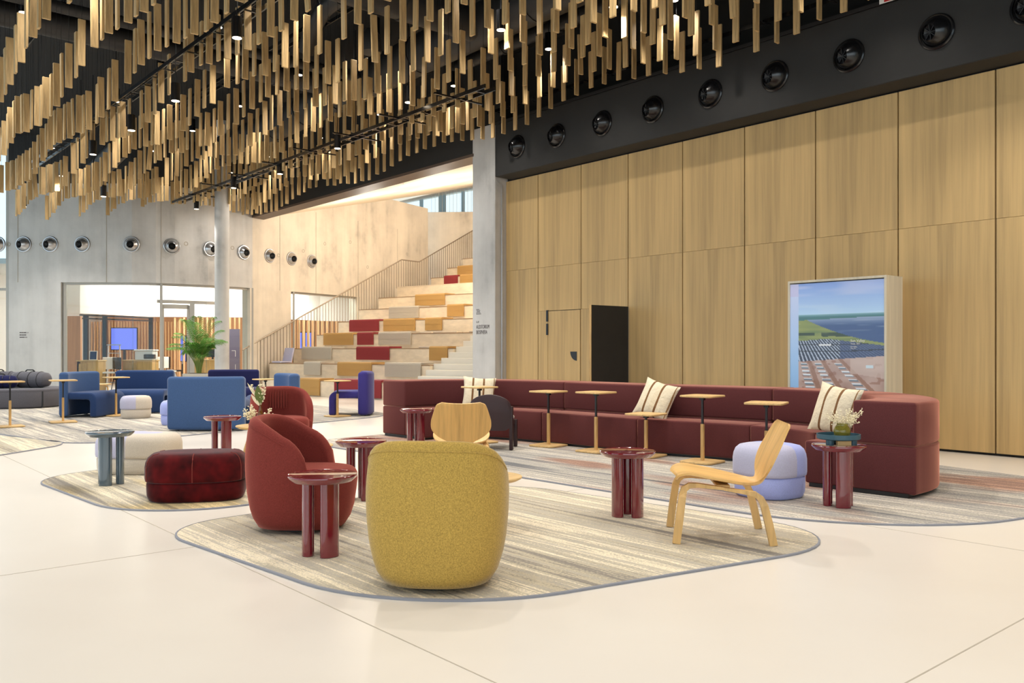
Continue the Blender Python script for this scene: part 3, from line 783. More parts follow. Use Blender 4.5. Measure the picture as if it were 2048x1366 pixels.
for px, Y, L, rz in ((165, 26, 1.4, 1.2), (270, 27, 1.6, 0.1), (285, 28.3, 1.6, 1.4), (345, 27.5, 1.5, 0.1), (372, 28.5, 1.4, 0.5), (400, 28.8, 1.5, 1.4), (480, 28.7, 1.2, 1.3), (600, 30.3, 1.2, 1.2)):
    c = at(px, Y); lt = thing('tube_lamp', 'long glowing tube lamp on the office ceiling', 'lamp', (c.x, c.y, 3.66), rz, 'tube lamps on the office ceiling'); part('tube', B().box((0, 0, 0), (L, 0.06, 0.05)), M_tube, lt, smooth=False); part('housing', B().box((0, 0, 0.045), (L, 0.07, 0.04)), M_white, lt, smooth=False)
area('office_light', (-11.6, 28.6, 3.6), (-11.6, 28.6, 0), 5, 4, 420, (1.0, 0.93, 0.84))
_p = at(628, 30.9); area('office_light', (_p.x, _p.y, 3.6), (_p.x, _p.y, 0), 1.2, 1.6, 150, (1.0, 0.93, 0.84))
_p = at(440, 28.0); area('office_light', (_p.x, _p.y, 3.6), (_p.x, _p.y, 0), 1.0, 1.0, 90, (1.0, 0.93, 0.84))
# column
c = at(444, 22.6)
co = struct(part('column', B().lathe([(0.185, 0), (0.185, CZ)], 32, (c.x, c.y, 0)), M_conc)); co['label'] = 'round pale concrete column'

# ================================================================== CEILING: ducts, trays, batons, lamps
def duct(name, label, pts, r, mat=M_duct, rings=True):
    o = thing(name, label, 'duct', pts[0]); P = [Vector(p) - Vector(pts[0]) for p in pts]
    part('tube', B().tube(P, r, 20), mat, o)
    if rings:
        for a, b_ in zip(P, P[1:]):
            n = int((b_ - a).length / 1.6)
            for k in range(1, n + 1):
                c = a + (b_ - a) * k / (n + 1); d = (b_ - a).normalized() * 0.03
                part('collar', B().tube([c - d, c + d], r + 0.015, 20), mat, o)
    for k in range(0, len(P) - 1):
        m_ = (P[k] + P[k + 1]) / 2
        part('hanger', B().tube([m_ + Vector((0, 0, r)), m_ + Vector((0, 0, CZ - pts[0][2] - 0.02))], 0.012, 6), M_black, o)
    return o
duct('air_duct', 'fat dark duct running the length of the ceiling near the auditorium side', [W(-1, 2.7, 6.55), W(7, 2.7, 6.55), W(18.5, 2.7, 6.35)], 0.34)
duct('air_duct', 'dark duct crossing above the batons over the pale office end', [W(10.6, 2.9, 6.35), W(10.6, 9, 6.35), W(10.6, 15, 6.35)], 0.2)
duct('air_duct', 'thin dark pipe alongside the crossing duct', [W(10.0, 2.9, 6.42), W(10.0, 9, 6.42), W(10.0, 15, 6.42)], 0.09)
duct('air_duct', 'dark duct crossing the ceiling nearer the viewer', [W(6.7, 2.9, 6.5), W(6.7, 7, 6.5), W(6.7, 12, 6.5)], 0.26)
duct('air_duct', 'short silvery duct stub low between the batons by the glazing', [W(9.4, 10.0, 6.1), W(11.3, 10.0, 5.75)], 0.16, plain('grey_duct', (104, 102, 102), 0.4, 0.5))
duct('air_duct', 'short curved duct elbow dropping between the batons', [W(7.2, 5.0, 6.55), W(7.7, 5.0, 6.5), W(8.1, 5.0, 6.3), W(8.3, 5.0, 6.0)], 0.13, rings=False)
duct('air_duct', 'dark duct stub ending above the column', [W(16.5, 5.4, 5.9), W(19.0, 5.4, 5.6)], 0.24)
duct('air_duct', 'dark pipe under the ceiling beside the black beam', [W(-1, 1.5, 6.7), W(9, 1.5, 6.7)], 0.12)
dl = thing('ceiling_speaker', 'small dark domed speaker hanging among the batons', 'speaker', W(7.0, 4.6, 5.75))
part('body', B().lathe([(0.08, 0.35), (0.15, 0.25), (0.17, 0.02), (0.16, 0)], 20), M_duct, dl); part('cord', B().tube([(0, 0, 0.35), (0, 0, CZ - 5.75)], 0.006, 5), M_black, dl)
def tray(label, d, t0, t1, z, arms=True, rails=2):
    o = thing('cable_tray', label, 'cable tray', W(t0, d, z), WROT)
    L = t1 - t0
    for s in ((-0.1, 0.1) if rails == 2 else (0,)): part('rail', B().box((L / 2, s, 0), (L, 0.02, 0.06)), M_blackgloss, o, smooth=False)
    n = int(L / 0.5); rb = B()
    for k in range(n): rb.box((0.25 + 0.5 * k, 0, -0.02), (0.03, 0.2, 0.012))
    part('rungs', rb, M_blackgloss, o, smooth=False)['kind'] = 'stuff'
    if arms:
        for k in range(int(L / 1.6)):
            part('arm', B().box((0.8 + 1.6 * k, 0, 0.0), (0.03, 0.95, 0.025)), M_blackgloss, o, smooth=False)
            part('hanger', B().tube([(0.8 + 1.6 * k, 0, 0), (0.8 + 1.6 * k, 0, CZ - z - 0.01)], 0.008, 5), M_black, o)
    return o
tray('black ladder tray with cross arms carrying the row of downlights nearest the auditorium', 3.1, 6, 19.5, 5.30)
tray('black cable tray above the second row of downlights', 6.8, 2, 20.5, 5.6, False)
tray('black twin rail under the ceiling near the glazing', 8.2, 2, 19, 6.5, False)
tray('black twin rail under the ceiling in the middle of the hall', 5.6, 2, 16, 6.7, False)
tray('black twin rail under the ceiling over the crossing duct', 4.4, 1, 16, 6.8, False)
tray('black twin rail nearest the glazed side of the hall', 10.4, 3, 17, 6.5, False)
tray('slim black rail close along the top of the black beam', 0.72, -3, 9, 5.95, False, 1)

# lamps
lampspec = [(351, 202, 5.0), (263, 261, 5.0), (186, 309, 5.0), (124, 352, 5.0), (207, 393, 4.9), (48, 413, 5.0), (393, 418, 5.0), (467, 376, 5.05), (560, 348, 5.1), (675, 297, 5.15),
            (474, 76, 5.2), (1002, 60, 5.6), (817, 205, 5.4), (1227, 14, 5.7)]
orda = ['nearest', 'second', 'third', 'fourth', 'fifth', 'sixth']
lab = ['above the grey daybed side, nearest of its row', 'second along the row over the blue seats', 'third along the row over the blue seats', 'fourth along the row over the blue seats', 'alone below the fourth one, over the office window', 'farthest, near the glazed strip by the concrete wall',
       'hanging in front of the concrete wall beside the column', 'just beside the top of the round column', 'third from the column on the ladder tray', 'fourth from the column on the ladder tray, largest of them',
       'bright disc high among the batons over the crossing duct', 'bright disc beside a glowing baton near the pier', 'bright disc above the auditorium bulkhead', 'bright disc highest, beside the black beam']
proto = None
for (px, py, z), lb in zip(lampspec, lab):
    Y = F * (z - H) / (HZ - py); p = at(px, Y, z)
    if proto is None:
        proto = thing('downlight', 'black cylinder downlight ' + lb, 'downlight', p, 0, 'cylinder downlights among the batons')
        part('housing', B().lathe([(0.062, 0.0), (0.065, 0.0), (0.065, 0.26), (0.02, 0.27)], 20, cap=True), M_blackgloss, proto)
        part('lens', B().lathe([(0.056, -0.004), (0.056, 0.002)], 20), M_lamp, proto)
        part('rod', B().tube([(0, 0, 0.26), (0, 0, 1.5)], 0.008, 5), M_black, proto)
        o = proto
    else: o = dup(proto, p, 0, 'black cylinder downlight ' + lb)
    spot((p.x, p.y, z - 0.03), 190, 2.0)
# the same lamps go on over the part of the hall behind and beside the view
n_l = 0
for tt in (-7.5, -5.2, -2.9, -0.6, 1.7, 4.0, 6.3):
    for d in (1.6, 4.4, 7.2, 10.0, 12.8):
        p = W(tt, d, 5.3)
        if p.y < 9.4 and p.y > -6 and -15 < p.x < 11:
            spot((p.x, p.y, p.z - 0.03), 138 if p.y < 6 else 195, 2.0); n_l += 1
hi = [(c.x, c.y) for c in []]
n_l = 0
for q, t in enumerate((1.0, 3.6, 6.2, 8.8, 11.4, 14.0, 16.6, 19.2)):  # extra downlights added up here to brighten the middle of the hall
    for r_, d in enumerate((1.7, 4.2, 6.2, 8.6, 11.4)):
        p = W(t + (1.3 if r_ % 2 else 0), d, 6.25)
        if p.y > 9.4 and p.y < cwy(p.x) - 1.5 and p.x > -15.5:
            n_l += 1
            dup(proto, p, 0, 'black cylinder downlight added for fill, high up between the batons', 'added fill downlights high among the batons'); spot((p.x, p.y, p.z - 0.03), 150, 2.15)

# batons
def slat_mesh():
    b = B(); b.box((0, 0, 0.31), (0.03, 0.092, 0.62), 0, 0.003, 1); me = bpy.data.meshes.new('baton'); b.bm.to_mesh(me); b.bm.free(); me.materials.append(M_slat); return me
def wire_mesh():
    b = B(); b.box((0, 0, 0.5), (0.0035, 0.0035, 1.0)); me = bpy.data.meshes.new('wire'); b.bm.to_mesh(me); b.bm.free(); me.materials.append(M_black); return me
SM, WM = slat_mesh(), wire_mesh()
cand = []
rs = random.Random(11)
d = 0.85; row = 0
while d < 16.5:
    t = -4.0 + (0.16 if row % 2 else 0.0); k = 0
    while t < 20.6:
        zb = 5.60 - 0.026 * max(0, t - 6) - 0.075 * (d - 0.85) + 0.13 * math.sin(1.25 * t + 0.55 * d) + rs.uniform(-0.03, 0.03)
        if d > 2: zb += 0.10 * math.sin(0.8 * d + 0.3 * t)
        zb = max(zb, 4.66 + rs.uniform(0, 0.05))
        p = W(t + rs.uniform(-0.015, 0.015), d + rs.uniform(-0.015, 0.015), zb)
        skip = rs.random() < 0.05
        if not skip and p.y < cwy(p.x) - 0.75 and p.x > -16.3 and p.y > 7.2:
            px = 1024 + F * p.x / p.y; py = HZ - F * (zb - H) / p.y
            if -60 < px < 2110 and py > -40:
                rz = WROT + (PI / 2 if (k + row) % 2 else 0) + rs.uniform(-0.03, 0.03)
                tilt = rs.uniform(-0.015, 0.015) if rs.random() < 0.93 else rs.uniform(-0.09, 0.09)
                cand.append((p.y, p, rz, tilt, px, py, (k + row) % 2))
        t += 0.325; k += 1
    d += 0.74; row += 1
vis = sorted([c for c in cand if -5 < c[4] < 2053 and c[5] > 8], key=lambda c: c[0])
first = vis[:300]; fs = set(id(c) for c in first); rest = [c for c in cand if id(c) not in fs]
LB = ['pale oak baton turned edge-on, hanging on a thin wire below the black ceiling', 'pale oak baton turned broadside, hanging on a thin wire below the black ceiling']
for c in first:
    o = bpy.data.objects.new('hanging_baton', SM); COL.objects.link(o); o.location = c[1]; o.rotation_euler = (c[3], c[3] * 0.5, c[2])
    tag(o, LB[c[6]], 'baton', 'edge-on hanging batons' if c[6] == 0 else 'broadside hanging batons')
    wv = bpy.data.objects.new('wire', WM); COL.objects.link(wv); wv.parent = o; wv.location = (0, 0, 0.62); wv.scale = (1, 1, max(0.2, CZ - c[1].z - 0.62))
verts, faces = [], []
bx = [(-1, -1, 0), (1, -1, 0), (1, 1, 0), (-1, 1, 0), (-1, -1, 1), (1, -1, 1), (1, 1, 1), (-1, 1, 1)]
bf = [(0, 3, 2, 1), (4, 5, 6, 7), (0, 1, 5, 4), (1, 2, 6, 5), (2, 3, 7, 6), (3, 0, 4, 7)]
wv_, wf_ = [], []
for c in rest:
    m = Matrix.Translation(c[1]) @ Matrix.Rotation(c[2], 4, 'Z') @ Matrix.Rotation(c[3], 4, 'X')
    n = len(verts); verts += [m @ Vector((v[0] * 0.015, v[1] * 0.046, v[2] * 0.62)) for v in bx]; faces += [tuple(i + n for i in f) for f in bf]
    n = len(wv_); wv_ += [m @ Vector((v[0] * 0.0018, v[1] * 0.0018, 0.62 + v[2] * (CZ - c[1].z - 0.62))) for v in bx]; wf_ += [tuple(i + n for i in f) for f in bf]
me = bpy.data.meshes.new('batons'); me.from_pydata(verts, [], faces); me.materials.append(M_slat)
mass = bpy.data.objects.new('hanging_batons', me); COL.objects.link(mass); mass['kind'] = 'stuff'
tag(mass, 'mass of smaller oak batons receding towards the concrete wall and column', 'batons')
me = bpy.data.meshes.new('wires'); me.from_pydata(wv_, [], wf_); me.materials.append(M_black)
wr_ = bpy.data.objects.new('wires', me); COL.objects.link(wr_); wr_.parent = mass; wr_['kind'] = 'stuff'
print('batons', len(cand), len(vis))

# air nozzles
def nozzle(name, label, r, mats, loc, normal, aim, fan=False, group=None):
    o = thing(name, label, 'air nozzle', loc, 0, group)
    nrm = Vector(normal).normalized(); q = nrm.to_track_quat('Z', 'Y').to_matrix().to_4x4()
    b = B().lathe([(r, 0), (r * 1.0, 0.015), (r * 0.93, 0.03), (r * 0.86, 0.03), (r * 0.86, 0.0)], 32, cap=False, mat=q)
    part('flange', b, mats[0], o)
    ax = (nrm + Vector(aim)).normalized(); q2 = ax.to_track_quat('Z', 'Y').to_matrix().to_4x4()
    prof = [(r * 0.87, -0.02), (r * 0.82, r * 0.18), (r * 0.70, r * 0.40), (r * 0.55, r * 0.56), (r * 0.47, r * 0.66), (r * 0.44, r * 0.68), (r * 0.42, r * 0.6), (r * 0.42, 0.0)]
    part('bowl', B().lathe(prof, 32, cap=False, mat=q2), mats[0], o)
    part('throat', B().lathe([(r * 0.42, r * 0.1), (r * 0.42, r * 0.5), (r * 0.415, r * 0.5), (r * 0.001, r * 0.12)], 24, cap=False, mat=q2), mats[1], o)
    for k in range(8):
        a = k * PI / 4; mt = q2 @ Matrix.Rotation(a, 4, 'Z'); part('vane', B().box((r * 0.22, 0, r * 0.5), (r * 0.4, 0.006, 0.03), mat=mt), mats[2], o, smooth=False)
    return o
nn = Vector((WN[0], WN[1], 0))
for k, px in enumerate((1035, 1114, 1205, 1306, 1421, 1550, 1698, 1873, 2062)):
    t = tp(px, 0.43); c = W(t, 0.432, 5.245)
    nozzle('air_nozzle', 'black air nozzle on the black beam, ' + ('nearest the concrete pier' if k == 0 else TN[k].replace('lowest', 'first') + ' from the concrete pier'), 0.222, (M_blackgloss, M_black, M_black), c, nn, Vector((-0.35, 0.1, -0.25)))
for k, (px, py, aim) in enumerate(((-3, 489, -0.35), (47, 489, -0.4), (101, 488, -0.35), (165, 488, -0.2), (263, 489, 0), (343, 491, -0.1), (420, 496, 0.1), (487, 505, -0.1), (539, 512, -0.2), (583, 517, -0.22), (624, 521, -0.22))):
    x = wx(px) if k else -14.35; y = cwy(x) if k else 24.0; dd = Vector((0.02, cwy(min(x + 0.02, -3.4)) - y, 0)) if k else Vector((1, 0, 0)); dd.normalize(); n = Vector((dd.y, -dd.x, 0)); n = n if n.y < 0 else -n
    z = 4.25
    nozzle('air_nozzle', 'silver air nozzle on the concrete wall, ' + ('half cut off beside the glazed strip' if k == 0 else 'nearest the glazed strip' if k == 1 else 'nearest the balustrade' if k == 10 else TN[k - 1] + ' from the glazed strip'), 0.225, (M_alu, M_black, M_duct), Vector((x, y, z)) + n * 0.003, n, dd * aim + Vector((0, 0, -0.12)))

# ================================================================== FURNITURE
RZ = 0.0145                                 # top of a rug
# --- maroon sectional sofa
Mp = [(-1.57, 12.60), (-1.12, 12.95), (-0.42, 12.98), (0.2, 12.66), (0.73, 12.20), (1.3, 11.60), (1.85, 11.07), (2.5, 10.58), (3.05, 10.10), (3.45, 9.5), (3.58, 8.85), (3.45, 8.20), (3.09, 7.81)]
PER = 6
mc = catmull([(x, y, 0) for x, y in Mp], PER)
def nrm2(i):
    a, b_ = mc[max(0, i - 1)], mc[min(len(mc) - 1, i + 1)]; d = (b_ - a).normalized(); return Vector((-d.y, d.x, 0))   # outward (left of travel)
ON = [nrm2(i) for i in range(len(mc))]
ON[0] = Vector((-0.69, 0.72, 0)).normalized() * 1.0; ON[-1] = Vector((0.68, -0.73, 0)).normalized()
for j in (1, 2, 3): ON[j] = (ON[0] * (1 - j / 4) + nrm2(j) * (j / 4)).normalized(); ON[-1 - j] = (ON[-1] * (1 - j / 4) + nrm2(len(mc) - 1 - j) * (j / 4)).normalized()
cuts = [0, 2 * PER, 4 * PER, 6 * PER, 8 * PER, 10 * PER, 12 * PER]
slab = ['angled left-end', 'second', 'third', 'fourth', 'fifth', 'curved', 'x']
SLB = ['short end module of the maroon sofa, by the indigo seat', 'maroon sofa module behind the plum wooden chair', 'maroon sofa module behind two high tables, below the open black door leaf', 'maroon sofa module holding the middle striped pillow', 'maroon sofa module in front of the light box, curving round', 'large curved end module of the maroon sofa behind the periwinkle pouf']
for q in range(6):
    i0, i1 = cuts[q], cuts[q + 1]; idx = list(range(i0, i1 + 1)); c = mc[(i0 + i1) // 2]
    o = thing('sofa_module', SLB[q], 'sofa', (c.x, c.y, RZ), 0, 'modules of the long maroon sofa')
    g_ = 0.004
    def strip(a, b_, z0, z1, bev):
        inn, out = [], []
        for n_i, i in enumerate(idx):
            dd = (mc[min(i + 1, len(mc) - 1)] - mc[max(i - 1, 0)]).normalized(); off = Vector((0, 0, 0))
            if n_i == 0 and i: off = dd * g_
            if n_i == len(idx) - 1 and i < len(mc) - 1: off = -dd * g_
            inn.append(mc[i] + ON[i] * a + off - c); out.append(mc[i] + ON[i] * b_ + off - c)
        poly = [(p.x, p.y) for p in inn] + [(p.x, p.y) for p in out[::-1]]
        return B().prism(poly, z0, z1, bev, 3)
    part('seat', strip(-0.465, 0.0, 0.03, 0.43, 0.022), M_maroon, o)
    part('back_base', strip(0.0, 0.56, 0.03, 0.445, 0.022), M_maroon, o)
    part('backrest', strip(0.0, 0.56, 0.45, 0.83, 0.025), M_maroon, o)
    part('plinth', strip(-0.42, 0.50, 0.0, 0.035, 0), M_black, o, smooth=False)

# --- striped pillows
def pillow_mat():
    m, t, b = nodes('striped_linen')
    tc = t.nodes.new('ShaderNodeTexCoord'); sx = t.nodes.new('ShaderNodeSeparateXYZ'); t.links.new(tc.outputs['Object'], sx.inputs[0])
    r = ramp(t, [(0.0, (226, 212, 184)), (0.27, (122, 84, 46)), (0.33, (226, 212, 184)), (0.46, (222, 206, 176)), (0.60, (122, 84, 46)), (0.66, (226, 212, 184)), (0.93, (150, 112, 70)), (0.955, (226, 212, 184))], 'CONSTANT')
    mr = t.nodes.new('ShaderNodeMapRange'); mr.inputs[1].default_value = -0.24; mr.inputs[2].default_value = 0.24
    t.links.new(sx.outputs['X'], mr.inputs[0]); t.links.new(mr.outputs[0], r.inputs[0]); t.links.new(r.outputs[0], b.inputs['Base Color'])
    b.inputs['Roughness'].default_value = 0.9
    n = noise(t, coords(t), 14, 4, 0.6); bump(t, b, n.outputs['Fac'], 0.9, 0.02); return m
M_pil = pillow_mat()
def pillow(label, loc, rot, s=0.235):
    o = thing('striped_pillow', label, 'pillow', loc); o.rotation_euler = rot
    N = 20; vs = []; fs = []
    for side in (1, -1):
        for i in range(N + 1):
            for j in range(N + 1):
                u, v = i / N * 2 - 1, j / N * 2 - 1
                k = (1 - abs(u) ** 2.4) * (1 - abs(v) ** 2.4); pin = 1 - 0.10 * (1 - (u * v) ** 2) * max(abs(u), abs(v)) ** 3
                wr_ = 0.006 * math.sin(9 * u + 4 * v) * k
                vs.append((u * s * pin, side * (0.085 * max(0, k) ** 0.55 + 0.002) + wr_, v * s * pin + s))
    n1 = (N + 1) ** 2
    for sd_, off in ((0, 0), (1, n1)):
        for i in range(N):
            for j in range(N):
                a = off + i * (N + 1) + j; f = (a, a + N + 1, a + N + 2, a + 1); fs.append(f if sd_ else f[::-1])
    b = B().add(vs, fs); bmesh.ops.remove_doubles(b.bm, verts=b.bm.verts[:], dist=0.0045)
    part('cover', b, M_pil, o, angle=1.5); return o
ZS = 0.43 + RZ
pillow('cream pillow with brown stripes standing half hidden behind the plum wooden chair', (-0.50, 12.62, ZS - 0.01), (math.radians(-18), math.radians(4), 0.05), 0.245)
pillow('cream pillow with brown stripes leaning in the middle of the maroon sofa', (1.72, 10.83, ZS + 0.0), (math.radians(-22), math.radians(14), -0.72), 0.25)
pillow('cream striped pillow sagging in the curved end of the maroon sofa', (3.20, 8.72, ZS + 0.0), (math.radians(-16), math.radians(8), -1.05), 0.26)

# --- barrel armchairs (local +X is the open front)
def barrel_parts(o, mat, pleats=False):
    a, bb = 0.375, 0.392
    prof = [(0.0, 0.66), (0.02, 0.75), (0.08, 0.85), (0.16, 0.915), (0.26, 0.96), (0.38, 0.99), (0.5, 1.0), (0.6, 0.985), (0.7, 0.955), (0.8, 0.905)]
    def rs_(z):
        for (z0, r0), (z1, r1) in zip(prof, prof[1:]):
            if z <= z1: return r0 + (r1 - r0) * (z - z0) / (z1 - z0)
        return prof[-1][1]
    def ring(th, z):
        c, s = math.cos(th), math.sin(th); e = 2.5
        return Vector((-a * math.copysign(abs(c) ** (2 / e), c) * rs_(z), bb * math.copysign(abs(s) ** (2 / e), s) * rs_(z), z))
    # wrap-round shell: outer skin up, rim over, inner skin down
    TH = math.radians(112); NT, NZ = 44, 12; t_ = 0.085
    rings = []
    for i in range(NT + 1):
        w_ = -1 + 2 * i / NT; th = w_ * TH; top = 0.40 + 0.415 * max(0.0, (1 - abs(w_) ** 2.9)) ** (1 / 1.9)
        out = [ring(th, 0.03 + (top - 0.05 - 0.03) * j / NZ) for j in range(NZ + 1)]
        def inn(p):
            r = math.hypot(p.x, p.y); k = max(0.3, (r - t_) / r); return Vector((p.x * k, p.y * k, p.z))
        rim = []
        pt = out[-1]; pi = inn(pt)
        for k in range(1, 6):
            aa = PI * k / 6; m = (pt + pi) / 2; h = (pt - pi) / 2
            rim.append(m + h * math.cos(aa) + Vector((0, 0, 0.045 * math.sin(aa))))
        inner = [inn(p) for p in out[::-1]]
        rings.append([tuple(p) for p in out + rim + inner])
    # close the arm fronts with a rounded edge
    def shrink(r, s, dth):
        m = Vector((0, 0, 0)); n = len(r)
        o2 = []
        for k in range(n):
            p, q = Vector(r[k]), Vector(r[n - 1 - k]); mid = (p + q) / 2
            v = mid + (p - mid) * s; ang = math.atan2(v.y, v.x); rr = math.hypot(v.x, v.y); o2.append((rr * math.cos(ang + dth), rr * math.sin(ang + dth), v.z))
        return o2
    end = [shrink(rings[-1], s, dt) for s, dt in ((0.92, -0.05), (0.7, -0.09), (0.35, -0.11), (0.02, -0.118))]
    beg = [shrink(rings[0], s, -dt) for s, dt in ((0.92, -0.05), (0.7, -0.09), (0.35, -0.11), (0.02, -0.118))]
    part('shell', B().loft(beg[::-1] + rings + end, cap=False), mat, o, angle=1.2)
    # body with rounded seat
    rr = []
    for z, s in ((0.012, 0.62), (0.02, 0.72), (0.08, 0.83), (0.16, 0.90), (0.26, 0.94), (0.34, 0.965), (0.385, 0.955), (0.41, 0.92), (0.425, 0.86), (0.432, 0.76), (0.436, 0.5)):
        rr.append(superring(0.355 * s + 0.0, 0.345 * s, z, 40, 2.4, 0.06, 0))
    part('seat', B().loft(rr), mat, o, angle=1.2)
    part('swivel_base', B().lathe([(0.2, 0), (0.2, 0.03)], 24), M_black, o, smooth=False)
    sm = B(); P = []
    for i in range(33):
        w_ = -0.8 + 1.6 * i / 32; th = w_ * TH; top = 0.40 + 0.415 * (1 - abs(w_) ** 2.9) ** (1 / 1.9); p = ring(th, top - 0.055); P.append((p.x * 1.003, p.y * 1.003, p.z))
    part('top_seam', sm.tube(P, 0.0035, 5), mat, o)
    if pleats:
        for k in range(7):
            y = -0.105 + 0.035 * k
            part('pleat', B().tube([(-0.262 - 0.00, y, 0.52), (-0.268, y, 0.60), (-0.262, y, 0.70), (-0.262, y, 0.77)], [0.006, 0.011, 0.011, 0.005], 7), mat, o)
    return o
c = Vector((-0.41, 4.80, RZ))
o = thing('barrel_armchair', 'mustard wool barrel armchair seen from its rounded back', 'armchair', c, math.radians(84)); barrel_parts(o, M_yellow)
o = thing('barrel_armchair', 'rust wool barrel armchair in profile behind the nearest burgundy table', 'armchair', (-1.54, 6.28, RZ), math.radians(-3)); barrel_parts(o, M_rust)
o = thing('barrel_armchair', 'rust wool barrel armchair with pleated back beside the dried flowers', 'armchair', (-2.96, 11.05, RZ), math.radians(-66)); barrel_parts(o, M_rust, True)

# --- bent oak lounge chairs (local +X front)
def ply_chair(label, loc, rz):
    o = thing('bent_oak_chair', label, 'chair', loc, rz)
    cl_ = [(0.315, 0.405), (0.30, 0.428), (0.24, 0.438), (0.12, 0.418), (0.0, 0.395), (-0.10, 0.376), (-0.17, 0.366), (-0.215, 0.366), (-0.25, 0.378), (-0.272, 0.41), (-0.285, 0.46), (-0.305, 0.52), (-0.335, 0.59), (-0.37, 0.66), (-0.405, 0.73), (-0.425, 0.765), (-0.434, 0.785)]
    hw = [0.20, 0.25, 0.272, 0.282, 0.265, 0.225, 0.165, 0.118, 0.105, 0.14, 0.225, 0.278, 0.286, 0.268, 0.244, 0.222, 0.18]
    C2 = catmull([(p[0], h_, p[1]) for p, h_ in zip(cl_, hw)], 4)
    NX = 12; rows = []
    for i, p in enumerate(C2):
        a_, b_ = C2[max(0, i - 1)], C2[min(len(C2) - 1, i + 1)]; tg = Vector((b_.x - a_.x, 0, b_.z - a_.z)).normalized(); nm = Vector((tg.z, 0, -tg.x))
        nm = nm if (nm.z > 0.3 or nm.x > 0) else -nm
        row = []
        for j in range(NX + 1):
            u = -1 + 2 * j / NX; dish = (u * u) * 0.028
            row.append((Vector((p.x, u * p.y, p.z)) + nm * dish, nm))
        rows.append(row)
    th = 0.014; rings = []
    for row in rows:
        rings.append([tuple(q) for q, n in row] + [tuple(q - n * th) for q, n in row[::-1]])
    part('seat_shell', B().loft(rings), M_ply, o, angle=0.9)
    for s in (-1, 1):
        for fr in (1, -1):
            if fr == 1: pth = [(0.335, 0), (0.315, 0.16), (0.295, 0.31), (0.28, 0.355), (0.245, 0.378), (0.19, 0.380), (0.02, 0.362)]
            else: pth = [(-0.295, 0), (-0.265, 0.14), (-0.235, 0.26), (-0.215, 0.305), (-0.18, 0.332), (-0.13, 0.340), (0.02, 0.360)]
            P = [Vector((x, s * (0.275 - 0.09 * min(1, max(0, (z - 0.29) / 0.08)) * 0.6), z)) for x, z in pth]
            rings = []
            for i, p in enumerate(P):
                a_, b_ = P[max(0, i - 1)], P[min(len(P) - 1, i + 1)]; tg = (b_ - a_).normalized(); sd_ = Vector((0, 1, 0)); nm = tg.cross(sd_).normalized()
                wd = 0.021; tk = [0.025, 0.0255, 0.024, 0.021, 0.017, 0.014, 0.009][i]
                rings.append([tuple(p + sd_ * wd + nm * tk), tuple(p - sd_ * wd + nm * tk), tuple(p - sd_ * wd - nm * tk), tuple(p + sd_ * wd - nm * tk)])
            part('leg', B().loft(rings), M_oak, o, smooth=False)
    part('cross_brace', B().box((0.02, 0, 0.372), (0.09, 0.42, 0.02), 0, 0.004, 1), M_oak, o, smooth=False)
    return o
ply_chair('bent oak lounge chair in profile beside the periwinkle pouf', (1.455, 5.96, RZ), math.radians(174))
ply_chair('bent oak lounge chair turned away behind the mustard armchair', (-0.50, 8.48, RZ), math.radians(93))

# --- plum wooden chair
o = thing('plum_chair', 'dark plum wooden chair with arched back before the maroon sofa', 'chair', (-0.24, 11.3, RZ), math.radians(80))
rings = []
for k in range(25):
    y = -0.272 + 0.544 * k / 24; tp_ = 0.555 + 0.16 * math.sqrt(max(0.0, 1 - (y / 0.275) ** 2)); bt = 0.25 + 0.05 * max(0, abs(y) - 0.2) / 0.07
    rings.append([(-0.27 + off + 0.45 * y * y - 0.05 * (z - 0.3), y, z) for off, z in ((0, bt), (0, (bt + tp_) / 2), (0, tp_ - 0.008), (0.008, tp_), (0.022, tp_), (0.03, tp_ - 0.008), (0.03, (bt + tp_) / 2), (0.03, bt))])
part('backrest', B().loft(rings), M_darkwood, o, angle=0.9)
for sx, sy, hh_ in ((-0.2, 0.27, 0.56), (-0.2, -0.27, 0.56), (0.24, 0.25, 0.36), (0.24, -0.25, 0.36)):
    part('leg', B().box((sx, sy, hh_ / 2), (0.075, 0.045, hh_), 0, 0.008), M_darkwood, o)
part('seat_rail', B().box((0.02, 0, 0.33), (0.5, 0.5, 0.06), 0, 0.008), M_darkwood, o)
part('cushion', B().box((0.07, 0, 0.39), (0.44, 0.46, 0.07), 0, 0.03, 3), M_sand, o)['label'] = 'pale upholstered seat'

# --- lacquered side tables
def lacquer(label, loc, rz, mat=M_burg):
    o = thing('lacquered_side_table', label, 'side table', loc, rz)
    part('tabletop', B().lathe([(0.12, 0.460), (0.186, 0.462), (0.213, 0.486), (0.218, 0.496), (0.2175, 0.503), (0.213, 0.506), (0.207, 0.503)], 64), mat, o, angle=0.5)
    for k in range(3):
        a = k * 2 * PI / 3; mt = Matrix.Rotation(a, 4, 'Z') @ Matrix.Translation((0.088, 0, 0)); pl = []
        for q in range(28):
            th = 2 * PI * q / 28; pl.append((0.038 * math.cos(th), 0.062 * math.copysign(abs(math.sin(th)) ** 0.8, math.sin(th))))
        part('leg', B().prism(pl, 0.0, 0.46, 0, mat=mt), mat, o, angle=0.5)
    return o
lacquer('glossy burgundy three-column side table between rust and mustard armchairs, nearest of its kind', (-1.195, 5.42, RZ), math.radians(72))
lacquer('glossy burgundy side table behind the rust armchair in profile', at(722, 7.42, RZ), math.radians(78))
lacquer('glossy burgundy side table standing alone before the high tables', (at(1255, 6.68, RZ)), math.radians(82))
lacquer('glossy burgundy side table behind the wine velvet pouf', at(445, 10.3, 0.0), math.radians(76))
lacquer('glossy burgundy side table by the short end of the maroon sofa', at(833, 11.35, RZ), math.radians(75))
